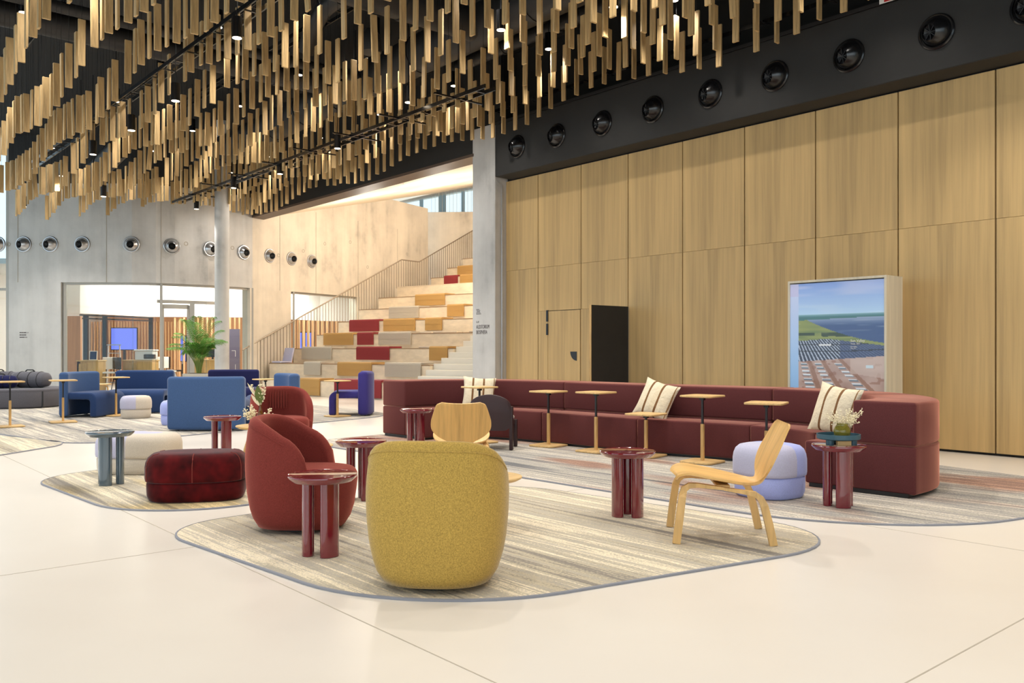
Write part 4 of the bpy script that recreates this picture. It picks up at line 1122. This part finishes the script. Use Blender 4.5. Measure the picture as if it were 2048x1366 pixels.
lacquer('glossy burgundy side table carrying the teal tray', at(1678, 7.1, RZ), math.radians(-88))
lacquer('glossy slate-blue three-column side table', at(220, 8.25, RZ), math.radians(-92), M_slate)

# --- poufs
def pouf(label, loc, rz, a, bb, h, mats, split=False, seams=False, e=3.0, group=None):
    o = thing('pouf', label, 'pouf', loc, rz, group); z1 = h * 0.40
    lo = [(0.0, 0.86), (0.012, 0.90), (0.05, 0.945), (0.10, 0.955), (z1 - 0.012, 0.955), (z1, 0.93)]
    hi = [(z1 + 0.002, 0.93), (z1 + 0.01, 0.985), (z1 + 0.035, 1.0), (h * 0.72, 1.0), (h * 0.82, 0.975), (h * 0.91, 0.92), (h * 0.97, 0.82), (h * 0.995, 0.66), (h, 0.4)]
    def sr(s, z): 
        k = min(a, bb); return superring(a - k * (1 - s), bb - k * (1 - s), z, 56, e)
    b = B().loft([sr(s, z) for z, s in lo]); part('base', b, mats[-1] if split else mats[0], o, angle=1.0)
    b = B().loft([sr(s, z) for z, s in hi])
    if split:
        b.bm.faces.ensure_lookup_table()
        for f in b.bm.faces: f.material_index = 1 if f.calc_center_median().x > 0 else 0
    part('cushion', b, list(mats), o, angle=1.0)
    if seams:
        xs = [(-0.5, 1), (0.5, 1), (0, 1)]
        for q in range(6):
            th = PI / 6 + q * PI / 3 ; P = []
            for z, s in hi[1:-1]:
                k = min(a, bb) ; A_, B_ = a - k * (1 - s), bb - k * (1 - s); c_, s_ = math.cos(th), math.sin(th)
                P.append((A_ * math.copysign(abs(c_) ** (2 / e), c_) * 1.003, B_ * math.copysign(abs(s_) ** (2 / e), s_) * 1.003, z))
            part('seam', B().tube(P, 0.004, 5), M_rust, o)
    return o
pouf('wine-red velvet oblong pouf with stitched panels', at(395, 7.50, RZ), math.radians(12), 0.42, 0.30, 0.405, [M_velvet], False, True)
pouf('two-tone lilac and sand oblong pouf half behind the slate-blue table', at(279, 9.12, RZ), math.radians(-4), 0.42, 0.30, 0.41, [M_lilac, M_sand], True)
pouf('small round lilac-grey pouf between the blue seats', at(272, 16.35, RZ), 0.4, 0.28, 0.28, 0.42, [M_lilac, M_sand], True, e=2.5)
pouf('periwinkle pouf in front of the curved end of the maroon sofa', at(1539, 7.62, RZ), math.radians(35), 0.29, 0.29, 0.46, [M_lilac, M_peri], True, e=2.7)
pouf('lilac-blue pouf tucked behind the pale blue two-seater', at(358, 14.9, RZ), 0.2, 0.3, 0.28, 0.42, [M_peri], e=2.6)

# --- high tables
ht = None
def high_table(label, loc, rz, h, s=0.2):
    o = thing('laptop_table', label, 'table', loc, rz, 'square oak pedestal tables')
    part('tabletop', B().prism(rsq(s, 0.05), h - 0.022, h, 0.006, 2), M_oakx, o)
    part('foot', B().prism(rsq(s, 0.05), 0.0, 0.022, 0.006, 2), M_oakx, o)
    zp = min(0.43, h - 0.06)
    part('post', B().box((0, 0, zp / 2 + 0.01), (0.036, 0.036, zp), 0, 0.004, 1), M_oak, o, smooth=False)
    part('stem', B().box((0, 0, (zp + h) / 2 - 0.01), (0.022, 0.022, h - zp - 0.02)), M_black, o, smooth=False)
    part('bracket', B().box((0, 0, h - 0.04), (0.05, 0.05, 0.035)).box((0, 0, h - 0.026), (0.16, 0.05, 0.008)), M_black, o, smooth=False)
    return o
q4 = PI / 4
high_table('high oak laptop table nearest the plum chair', at(1097, 11.52, RZ), q4 + 0.10, 0.74)
high_table('high oak laptop table, second from the plum chair', at(1192, 10.88, RZ), q4 + 0.02, 0.76)
high_table('low oak laptop table under the middle striped pillow', at(1292, 10.42, RZ), q4 + 0.10, 0.52)
high_table('high oak laptop table between the middle pillow and the oak chair', at(1405, 9.84, RZ), q4 + 0.06, 0.77)
high_table('high oak laptop table behind the back of the oak chair', at(1533, 9.02, RZ), q4 + 0.3, 0.74)
high_table('high oak laptop table behind the plum chair before a striped pillow', at(959, 11.95, RZ), q4 - 0.12, 0.78)
high_table('high oak laptop table before the blue seat beside the grey daybed', at(126, 15.3, RZ), q4 - 0.2, 0.755, 0.215)
high_table('high oak laptop table beside the small round pouf', at(232, 16.8, RZ), q4 + 0.1, 0.76, 0.2)
high_table('high oak laptop table in front of the grey daybed', at(20, 14.4, RZ), q4 - 0.1, 0.765)
high_table('high oak laptop table at the indigo seat', at(675, 16.65, RZ), q4 + 0.1, 0.70)
high_table('high oak laptop table behind the flowers, by the navy seat', at(531, 16.9, RZ), q4, 0.72)

# --- round oak tables
def oak_table(label, loc, h, r=0.26, rz=0.0):
    o = thing('round_oak_table', label, 'side table', loc, rz)
    part('tabletop', B().lathe([(r * 0.86, h - 0.03), (r - 0.005, h - 0.014), (r, h - 0.006), (r - 0.004, h)], 48), M_oakx, o)
    for k in range(3):
        a = k * 2 * PI / 3; c_, s_ = math.cos(a), math.sin(a)
        part('leg', B().tube([(0.22 * c_, 0.22 * s_, 0), (0.17 * c_, 0.17 * s_, h * 0.5), (0.10 * c_, 0.10 * s_, h - 0.025)], [0.011, 0.016, 0.018], 10), M_oak, o)
    return o
TB = at(524, 9.1, RZ); oak_table('round oak side table carrying the dried flowers', TB, 0.49, 0.27, math.radians(190))
oak_table('low round oak side table half hidden behind the rust armchair', Vector((-1.98, 8.3, RZ)), 0.37, 0.25, 0.4)
oak_table('low round oak side table half hidden behind the mustard armchair', Vector((-0.18, 6.25, RZ)), 0.37, 0.255, 0.9)

# --- flowers on the oak table
rf = random.Random(3)
def bottle(name, label, loc, prof, mat):
    o = thing(name, label, 'vase', loc); part('body', B().lathe(prof, 28, cap=False), mat, o, angle=1.2); return o
bl = TB + Vector((0.0, -0.05, 0.49)); bl.x = at(521, bl.y).x
bottle('amber_bottle_vase', 'slim amber glass bottle on the round oak table', bl, [(0.0, 0.001), (0.036, 0.0), (0.042, 0.02), (0.036, 0.09), (0.02, 0.15), (0.012, 0.19), (0.013, 0.22), (0.011, 0.22), (0.009, 0.19), (0.016, 0.15), (0.032, 0.09), (0.038, 0.02), (0.0, 0.008)], M_amber)
def sprig(o, base, tip, n, r, spread, mat_s=M_straw, mat_b=M_straw):
    base, tip = Vector(base), Vector(tip); b = B(); b.tube([base, (base + tip) / 2 + Vector((rf.uniform(-.01, .01), 0, 0)), tip], 0.0022, 4)
    for k in range(n):
        c = base + (tip - base) * rf.uniform(0.45, 1.0) + Vector((rf.uniform(-1, 1), rf.uniform(-1, 1), rf.uniform(-1, 1))) * spread
        m = Matrix.Translation(c); rr = r * rf.uniform(0.7, 1.2); t = bmesh.new(); bmesh.ops.create_icosphere(t, subdivisions=1, radius=rr); b._merge(t, m)
        b.tube([c, base + (tip - base) * 0.42], 0.0006, 3)
    x = part('sprig', b, mat_b, o); return x
fo = thing('dried_flowers', 'pale dried blossoms in and around the amber bottle', 'flowers', bl + Vector((0, 0, 0)))
for tx_, tz in ((-0.16, 0.16), (-0.12, 0.20), (-0.08, 0.19), (-0.18, 0.12), (0.10, 0.17), (0.12, 0.11)):
    sprig(fo, (-0.03 if tx_ < 0 else 0.03, 0.0, 0.03), (tx_, rf.uniform(-0.03, 0.03), tz), 24, 0.0085, 0.028)
for tx_, tz in ((-0.10, 0.42), (0.0, 0.45), (0.05, 0.43), (0.04, 0.34)): sprig(fo, (0, 0, 0.2), (tx_, 0, tz), 14, 0.0085, 0.016)
def leaf(o, base, tip, w_, mat, name='leaf', n=8):
    base, tip = Vector(base), Vector(tip); d = tip - base; sd_ = Vector((1, 0, 0)) if abs(d.normalized().x) < 0.8 else Vector((0, 1, 0)); sd_ = d.cross(Vector((0, 1, 0))).normalized()
    vs, fs = [], []
    for i in range(n + 1):
        s = i / n; ww = w_ * math.sin(PI * (0.04 + 0.94 * s)) ; c = base + d * s + Vector((0, -0.01 * math.sin(PI * s), 0))
        vs += [c + sd_ * ww, c + Vector((0, 0.004, 0)), c - sd_ * ww]
    for i in range(n):
        for k in (0, 1): fs.append((i * 3 + k, i * 3 + k + 1, i * 3 + k + 4, i * 3 + k + 3))
    return part(name, B().add(vs, fs), mat, o)
leaf(fo, (0.0, 0, 0.22), (-0.03, -0.01, 0.42), 0.042, M_leafd)
leaf(fo, (0.0, 0.0, 0.2), (-0.10, 0, 0.33), 0.018, M_straw); leaf(fo, (0.0, 0.0, 0.25), (-0.14, 0, 0.45), 0.016, M_straw); leaf(fo, (0.0, 0.01, 0.22), (0.04, 0, 0.34), 0.014, M_leafd)
jv = TB + Vector((0, 0, 0.49)); jv.x = at(508, 9.15).x; jv.y = 9.18
bottle('clear_jar_vase', 'small clear glass jar beside the amber bottle', jv, [(0.0, 0.001), (0.035, 0.0), (0.04, 0.03), (0.032, 0.08), (0.036, 0.10), (0.033, 0.10), (0.029, 0.08), (0.037, 0.03), (0.0, 0.006)], M_glass)

# --- tray, vase and card on the burgundy table by the sofa
T7 = at(1678, 7.1, RZ + 0.506)
tr = thing('footed_tray', 'teal footed round tray on the burgundy side table', 'tray', T7 + Vector((-0.005, 0, 0)))
part('dish', B().lathe([(0.0, 0.048), (0.165, 0.046), (0.172, 0.052), (0.172, 0.088), (0.166, 0.088), (0.164, 0.06), (0.0, 0.058)], 48, cap=False), M_teal, tr)
for a in (math.radians(215), math.radians(325), math.radians(90)): part('foot', B().lathe([(0.032, 0), (0.032, 0.05)], 18, (0.115 * math.cos(a), 0.115 * math.sin(a), 0)), M_teal, tr)
o = thing('wooden_block', 'small veined wooden block tucked beneath the teal tray', 'block', T7 + Vector((0.0, -0.10, 0)), 0.1); part('body', B().box((0, 0, 0.021), (0.115, 0.04, 0.04), 0, 0.003, 1), M_oakx, o, smooth=False)
vz = T7 + Vector((0.025, 0.0, 0.06))
bottle('olive_glass_vase', 'squat olive glass vase standing on the teal tray', vz, [(0.0, 0.001), (0.05, 0.0), (0.064, 0.02), (0.068, 0.05), (0.058, 0.08), (0.044, 0.10), (0.048, 0.115), (0.044, 0.115), (0.04, 0.10), (0.054, 0.08), (0.063, 0.05), (0.058, 0.02), (0.0, 0.008)], M_olive)
fo = thing('dried_flowers', 'white dried gypsophila spreading from the olive vase', 'flowers', vz)
for tx_, tz in ((-0.09, 0.21), (-0.06, 0.17), (-0.12, 0.18), (0.0, 0.20), (0.05, 0.19), (0.09, 0.18), (0.13, 0.19), (0.17, 0.23), (0.10, 0.14), (0.06, 0.24), (0.14, 0.15)):
    sprig(fo, (0.0, 0, 0.06), (tx_, rf.uniform(-0.05, 0.05), tz), 20, 0.006, 0.026)

# --- blue lounge seats (local +X front)
def lounge(label, loc, rz, w_, mb, ms, mi=None):
    o = thing('lounge_seat', label, 'armchair', loc, rz, 'curved-back lounge seats')
    hw = w_ / 2; sag = 0.13; th = 0.19; N = 12; FX = 0.50
    inn, out = [], []
    for i in range(N + 1):
        y = -hw + w_ * i / N; x = -0.36 + sag * (y / hw) ** 2
        inn.append((x + th, y)); out.append((x, y))
    part('backrest', B().prism(inn + out[::-1], 0.015, 0.86, 0.055, 4), mb, o)
    # seat slab bending down to the floor at the front
    th2 = 0.13; R1 = 0.14; zs = 0.475
    o_ = [(-0.22, zs), (FX - R1, zs)] + [(FX - R1 + R1 * math.sin(a), zs - R1 + R1 * math.cos(a)) for a in [PI / 2 * k / 6 for k in range(1, 7)]] + [(FX, 0.015)]
    i_ = [(FX - th2, 0.015), (FX - th2, zs - th2 - 0.03), (FX - th2 - 0.03, zs - th2), (-0.22, zs - th2)]
    poly = o_ + i_
    mt = Matrix.Translation((0, 0, 0)) @ Matrix.Rotation(PI / 2, 4, 'X')
    part('seat', B().prism(poly, -hw + 0.03, hw - 0.03, 0.035, 3, mat=mt), ms, o)
    for s in (-1, 1): part('glide', B().box((-0.26, s * hw * 0.7, 0.008), (0.06, 0.04, 0.016)), M_black, o, smooth=False)
    return o
lounge('denim-blue curved seat in profile beside the grey daybed', (-8.33, 16.85, RZ), math.radians(-6), 1.08, M_blue, M_blued)
lounge('mid-blue two-seater facing the viewer beside the small round pouf', at(286, 17.9, RZ), math.radians(-85), 1.17, M_blued, M_blued)
lounge('pale denim two-seater showing its smooth back', at(418, 13.95, RZ), math.radians(96), 1.2, M_blue, M_blued)
lounge('navy two-seater close before the round column', at(466, 19.2, 0), math.radians(-80), 1.1, M_navy, M_navy)
lounge('denim seat seen from behind, above the pleated rust armchair', at(556, 15.5, RZ), math.radians(212), 0.95, M_blue, M_blued)
lounge('indigo curved seat in profile near the short end of the maroon sofa', (-3.12, 17.2, RZ), math.radians(188), 1.0, M_indigo, M_indigo)
lounge('navy seat mostly outside the picture beside the striped rugs', at(-62, 14.6, RZ), math.radians(200), 1.0, M_navy, M_navy)

# --- grey daybed with roll cushions
o = thing('daybed', 'low round charcoal daybed against the concrete wall', 'daybed', at(6, 19.6, 0))
rr = [superring(1.28, 0.95, z, 48, 2.6) if s == 1 else superring(1.28 * s, 0.95 * s, z, 48, 2.6) for z, s in ((0.03, 0.975), (0.06, 0.995), (0.36, 1), (0.385, 0.995), (0.40, 1.0), (0.43, 0.99), (0.445, 0.96))]
part('base', B().loft(rr), M_grey, o, angle=1.0)
part('plinth', B().loft([superring(1.2, 0.88, 0, 40), superring(1.2, 0.88, 0.04, 40)]), M_black, o, smooth=False)
part('strap', B().box((1.17, -0.50, 0.2), (0.03, 0.03, 0.36)), M_black, o, smooth=False)
def roll(label, loc, rz, L, r, mat):
    o = thing('roll_cushion', label, 'cushion', loc, rz)
    rings = []
    for k in range(15):
        u = -1 + 2 * k / 14; rad = r * (1 - abs(u) ** 4 * 0.55) ** 0.5 * (1 if abs(u) < 0.99 else 0.55)
        rad *= 1 - 0.03 * (k % 4 == 0)
        rings.append([(u * L / 2, rad * math.cos(2 * PI * q / 24), r * 0.92 + 0.92 * rad * math.sin(2 * PI * q / 24)) for q in range(24)])
    part('body', B().loft(rings), mat, o, angle=1.2)
    for u in (-0.45, 0.1, 0.55):
        rad = r * (1 - abs(u) ** 4 * 0.55) ** 0.5
        part('strap', B().tube([(u * L / 2, (rad + 0.004) * math.cos(2 * PI * q / 24), r * 0.92 + 0.92 * (rad + 0.004) * math.sin(2 * PI * q / 24)) for q in range(25)], 0.006, 5), M_black, o)
    part('handle', B().tube([(-0.3 * L / 2, 0, 1.82 * r), (-0.2 * L / 2, 0, 2.02 * r), (0.1 * L / 2, 0, 2.02 * r), (0.2 * L / 2, 0, 1.84 * r)], 0.014, 6), M_black, o)
    return o
roll('fat charcoal roll cushion lying on the daybed, nearer the wall opening', at(62, 19.5, 0.445), -0.1, 0.92, 0.20, M_grey)
roll('charcoal roll cushion at the outer end of the daybed', at(0, 19.7, 0.445), 0.1, 0.9, 0.20, M_grey)
roll('navy roll cushion lying in front on the daybed', at(4, 19.15, 0.445), 0.35, 0.62, 0.16, M_navy)

# --- shell chair, bent stool, planter, palm
o = thing('shell_chair', 'pale grey shell chair turned sideways behind the pale denim two-seater', 'chair', at(366, 20.5, 0), math.radians(30))
rings = []
for i in range(10):
    s = i / 9; x = -0.24 + 0.0 - 0.12 * s + 0.02 * math.sin(PI * s); z = 0.44 + 0.40 * s; hw_ = 0.24 * math.cos(s * 0.9) 
    row = [(x + 0.12 * (u / 1.0) ** 2, u * hw_, z) for u in [k / 5 - 1 for k in range(11)]]
    rings.append(row + [(p[0] - 0.012, p[1], p[2]) for p in row[::-1]])
part('back_shell', B().loft(rings), M_shell, o, angle=1.0)
part('seat_shell', B().loft([superring(0.22, 0.22, 0.415, 28), superring(0.25, 0.24, 0.43, 28), superring(0.25, 0.24, 0.445, 28), superring(0.2, 0.2, 0.435, 28)]), M_shell, o)
for sx in (-1, 1):
    for sy in (-1, 1): part('leg', B().tube([(0.24 * sx, 0.22 * sy, 0), (0.12 * sx, 0.12 * sy, 0.42)], 0.012, 8), M_steel, o)
o = thing('bent_stool', 'small bent oak bench behind the denim seat by the office window', 'bench', at(196, 19.6, 0), 0.1)
part('seat', B().prism(rsq(0.24, 0.08), 0.5, 0.53, 0.008), M_oakx, o)
for sx in (-1, 1):
    part('leg', B().tube([(0.05 * sx, 0, 0.495), (0.17 * sx, 0, 0.49), (0.215 * sx, 0, 0.44), (0.23 * sx, 0, 0.2), (0.24 * sx, 0, 0.0)], 0.016, 8), M_oak, o)
PP = at(398, 20.6, 0)
o = thing('planter', 'low cream planter holding the palm', 'planter', PP, 0)
part('body', B().prism(rsq(0.30, 0.04), 0, 0.74, 0.01), M_padgrey, o); part('soil', B().prism(rsq(0.26, 0.03), 0.70, 0.745), plain('soil', (70, 52, 40), 0.9), o, smooth=False)
pm = thing('potted_palm', 'green areca palm rising before the office window', 'plant', PP + Vector((0, 0, 0.745)))
rp = random.Random(5)
for k in range(34):
    az = 2 * PI * k / 30 * 3.7 + rp.uniform(-0.3, 0.3); lift = rp.uniform(0.45, 1.0); L = rp.uniform(0.75, 1.02) if k % 3 else rp.uniform(0.5, 0.8)
    hgt = (0.30 + 1.10 * lift) * rp.uniform(0.88, 1.05); out = 0.20 + 0.56 * (1.05 - lift) ** 0.8 + rp.uniform(0, 0.12)
    if k >= 22: hgt = rp.uniform(0.45, 0.8); out = rp.uniform(0.15, 0.33)
    ca, sa = math.cos(az), math.sin(az)
    b0 = Vector((0.04 * ca, 0.04 * sa, 0)); P = []
    for i in range(13):
        s = i / 12; r_ = 0.05 + out * s ** 1.7; z = hgt * (1 - (1 - s) ** 1.5) - 0.30 * (1.15 - lift) * max(0, s - 0.55) ** 1.3 * 2
        P.append(Vector((r_ * ca, r_ * sa, z)))
    fr = part('frond', B().tube(P, [0.009 - 0.0065 * i / 12 for i in range(13)], 5), M_stem, pm)
    b = B(); nl = 19
    for i in range(nl):
        s = 0.42 + 0.58 * i / (nl - 1); j = s * 12; i0 = min(11, int(j)); c = P[i0].lerp(P[i0 + 1], j - i0); tg = (P[i0 + 1] - P[i0]).normalized()
        sdv = tg.cross(Vector((0, 0, 1))).normalized(); ll = 0.30 * math.sin(PI * (0.25 + 0.68 * (i / (nl - 1)))) + 0.03
        for sg in (-1, 1):
            dr = (sdv * sg * 0.95 + tg * 0.6 + Vector((0, 0, 0.12))).normalized(); up = tg.cross(dr).normalized()
            wv = dr.cross(up).normalized() * 0.0085
            tip = c + dr * ll + Vector((0, 0, -0.10 * ll / 0.25)); mid = c + dr * ll * 0.5 + Vector((0, 0, 0.01))
            b.add([c - wv * 0.4, c + wv * 0.4, mid + wv, tip, mid - wv], [(0, 1, 2, 4), (4, 2, 3)])
    part('leaflets', b, M_leaf, fr, smooth=False)['kind'] = 'stuff'

# --- light box with the printed aerial view
LBZ = 2.24; LT0, LT1, LD0, LD1 = 0.97, 2.35, 0.37, 0.81
lb = thing('light_box', 'tall oak-framed light box printed with an aerial landscape, before the oak wall', 'display', W((LT0 + LT1) / 2, LD0, 0), WROT + PI)
LW = LT1 - LT0; DP = LD1 - LD0          # local x runs towards the viewer's right, -y faces the hall
M_boxside = wood('pale_oak_side', (214, 204, 182), 0.95, (18, 18, 0.8), 0.55)
for sx in (-1, 1): part('side_panel', B().box((sx * (LW / 2 - 0.015), -DP / 2, LBZ / 2), (0.03, DP, LBZ), 0, 0.002, 1), M_boxside, lb, smooth=False)
part('top_panel', B().box((0, -DP / 2, LBZ - 0.015), (LW - 0.06, DP, 0.03)), M_boxside, lb, smooth=False)
part('bottom_panel', B().box((0, -DP / 2, 0.03), (LW - 0.06, DP, 0.06)), M_boxside, lb, smooth=False)
part('back_panel', B().box((0, -0.03, LBZ / 2), (LW - 0.06, 0.02, LBZ - 0.06)), M_white, lb, smooth=False)
def hsh(a, b_): return (math.sin(a * 127.1 + b_ * 311.7) * 43758.5453) % 1.0
def vn(x, y):
    xi, yi = math.floor(x), math.floor(y); fx, fy = x - xi, y - yi; fx = fx * fx * (3 - 2 * fx); fy = fy * fy * (3 - 2 * fy)
    return (hsh(xi, yi) * (1 - fx) + hsh(xi + 1, yi) * fx) * (1 - fy) + (hsh(xi, yi + 1) * (1 - fx) + hsh(xi + 1, yi + 1) * fx) * fy
def mixc(a, b_, s): s = max(0, min(1, s)); return tuple(p + (q - p) * s for p, q in zip(a, b_))
def art(u, v):                               # u right, v from the top (0) down; metres-free, picture coordinates
    if u < 0.095:                            # plain margin strip
        return mixc((196, 204, 236), (150, 190, 232), v * 1.3) if v > 0.11 else (190, 190, 226)
    U = (u - 0.095) / 0.905
    if v < 0.27:
        c = mixc((128, 158, 222), (176, 208, 238), v / 0.27); n = vn(U * 3, v * 30); return mixc(c, (206, 208, 234), (n - 0.35) * 1.1) if v < 0.12 else mixc(c, (214, 226, 238), (n - 0.6) * 0.8)
    hz = 0.275 + 0.02 * (1 - U)
    if v < hz + 0.025: return mixc((150, 190, 205), (60, 112, 116), (v - 0.265) / 0.03)
    if v < 0.43 + 0.10 * max(0, U - 0.1) - 0.07 * (1 - U) ** 2 * 2 and U > 0.12 - 0.5 * (v - 0.3):
        c = mixc((150, 168, 196), (58, 84, 132), (v - 0.30) / 0.07); n = vn(U * 4, v * 70); return mixc(c, (196, 204, 218), (n - 0.68) * 1.6)
    edge = 0.475 + 0.035 * abs(U - 0.35) * 2 + 0.02 * U
    if v < edge:
        n = vn(U * 5, v * 45); c = mixc((104, 124, 72), (150, 156, 86), n); 
        if 0.425 < v < 0.455 + 0.01 * vn(U * 12, 1) and 0.28 < U < 0.62 or (U < 0.2 and 0.43 < v < 0.45): c = (46, 66, 44)
        return mixc(c, (196, 178, 120), (vn(U * 9, v * 60 + 3) - 0.72) * 2)
    if v < 0.68 - 0.06 * U * 0.9:
        # rows of dark panels running down the slope
        s = (U + 0.55 * (v - 0.45) * -1.0) / (0.35 + 1.2 * (v - 0.40)) * 14.0; fr = s % 1.0
        c = (44, 56, 78) if fr < 0.62 else (176, 186, 204)
        if U > 0.5: c = mixc(c, (62, 78, 118), 0.75)
        for q in (0.53, 0.585):
            if abs(v - (q + 0.01 * math.sin(U * 3) - 0.015 * U)) < 0.004: c = (26, 34, 48)
        if U > 0.25 and U < 0.4 and abs(v - 0.533) < 0.006: c = (228, 230, 232)
        return c
    # ground with rows of containers
    base = mixc((170, 140, 128), (196, 170, 160), vn(U * 7, v * 22))
    if vn(U * 16 + 9, v * 40) > 0.75: base = mixc(base, (140, 96, 78), 0.5)
    k = v - 0.66
    for xo, sl in ((0.02, 0.18), (0.18, 0.42), (0.40, 0.75)):
        xc = xo + sl * k * 1.6; wd = 0.07 + 0.18 * k
        if xc < U < xc + wd and k > 0.02:
            fr = (k * 34 * (1 - 0.5 * k)) % 1.0
            if fr < 0.55: return (226, 230, 236) if fr < 0.3 else (110, 124, 136)
        rx = xc + wd + 0.015
        if rx < U < rx + 0.05 + 0.05 * k: base = mixc(base, (136, 92, 70), 0.55)
    if U > 0.62 and k < 0.05 + 0.1 * U: base = mixc(base, (206, 186, 176), 0.6)
    if 0.80 < U < 0.88 and 0.70 < v < 0.725: return (198, 214, 222)
    return base
NU, NV = 150, 220; PW, PH = LW - 0.06, LBZ - 0.11
vs = [(-PW / 2 + PW * i / NU, 0, LBZ - 0.045 - PH * j / NV) for j in range(NV + 1) for i in range(NU + 1)]
fs = [(j * (NU + 1) + i, (j + 1) * (NU + 1) + i, (j + 1) * (NU + 1) + i + 1, j * (NU + 1) + i + 1) for j in range(NV) for i in range(NU)]
me = bpy.data.meshes.new('print'); me.from_pydata(vs, [], fs)
at_ = me.color_attributes.new('print_colour', 'FLOAT_COLOR', 'POINT'); buf = []
for j in range(NV + 1):
    for i in range(NU + 1): buf += [*lin(art(i / NU, j / NV * PH / 1.55)), 1.0]
at_.data.foreach_set('color', buf)
m, t, b_ = nodes('backlit_print'); an = t.nodes.new('ShaderNodeVertexColor'); an.layer_name = 'print_colour'
t.links.new(an.outputs[0], b_.inputs['Base Color']); t.links.new(an.outputs[0], b_.inputs['Emission Color']); b_.inputs['Emission Strength'].default_value = 0.12; b_.inputs['Roughness'].default_value = 0.3; b_.inputs['Coat Weight'].default_value = 0.3
me.materials.append(m); o = bpy.data.objects.new('print', me); COL.objects.link(o); o.parent = lb; o.location = (0, -DP + 0.012, 0)
for body, size, u, z in (('Sun Valley', 0.047, 0.645, 1.405), ('Texas, 2021', 0.027, 0.645, 1.372), ('Sun Valley', 0.022, 0.645, 1.335), ('Texas, 2021', 0.015, 0.645, 1.316)):
    o = text(body, size, (-PW / 2 + PW * u + 0.02, -DP + 0.010, z), 0, M_white, lb)

# small red and white plate on the channel over the black beam
t_ = tp(1778, 0.46); o = thing('warning_plate', 'small red and white plate on the rim of the black beam', 'sign', W(t_, 0.455, 5.80), WROT + PI)
part('plate', B().box((0, 0, 0.03), (0.26, 0.006, 0.07)), M_white, o, smooth=False); part('band', B().box((0, -0.004, 0.03), (0.13, 0.004, 0.05)), plain('sign_red', (190, 40, 40), 0.5), o, smooth=False)
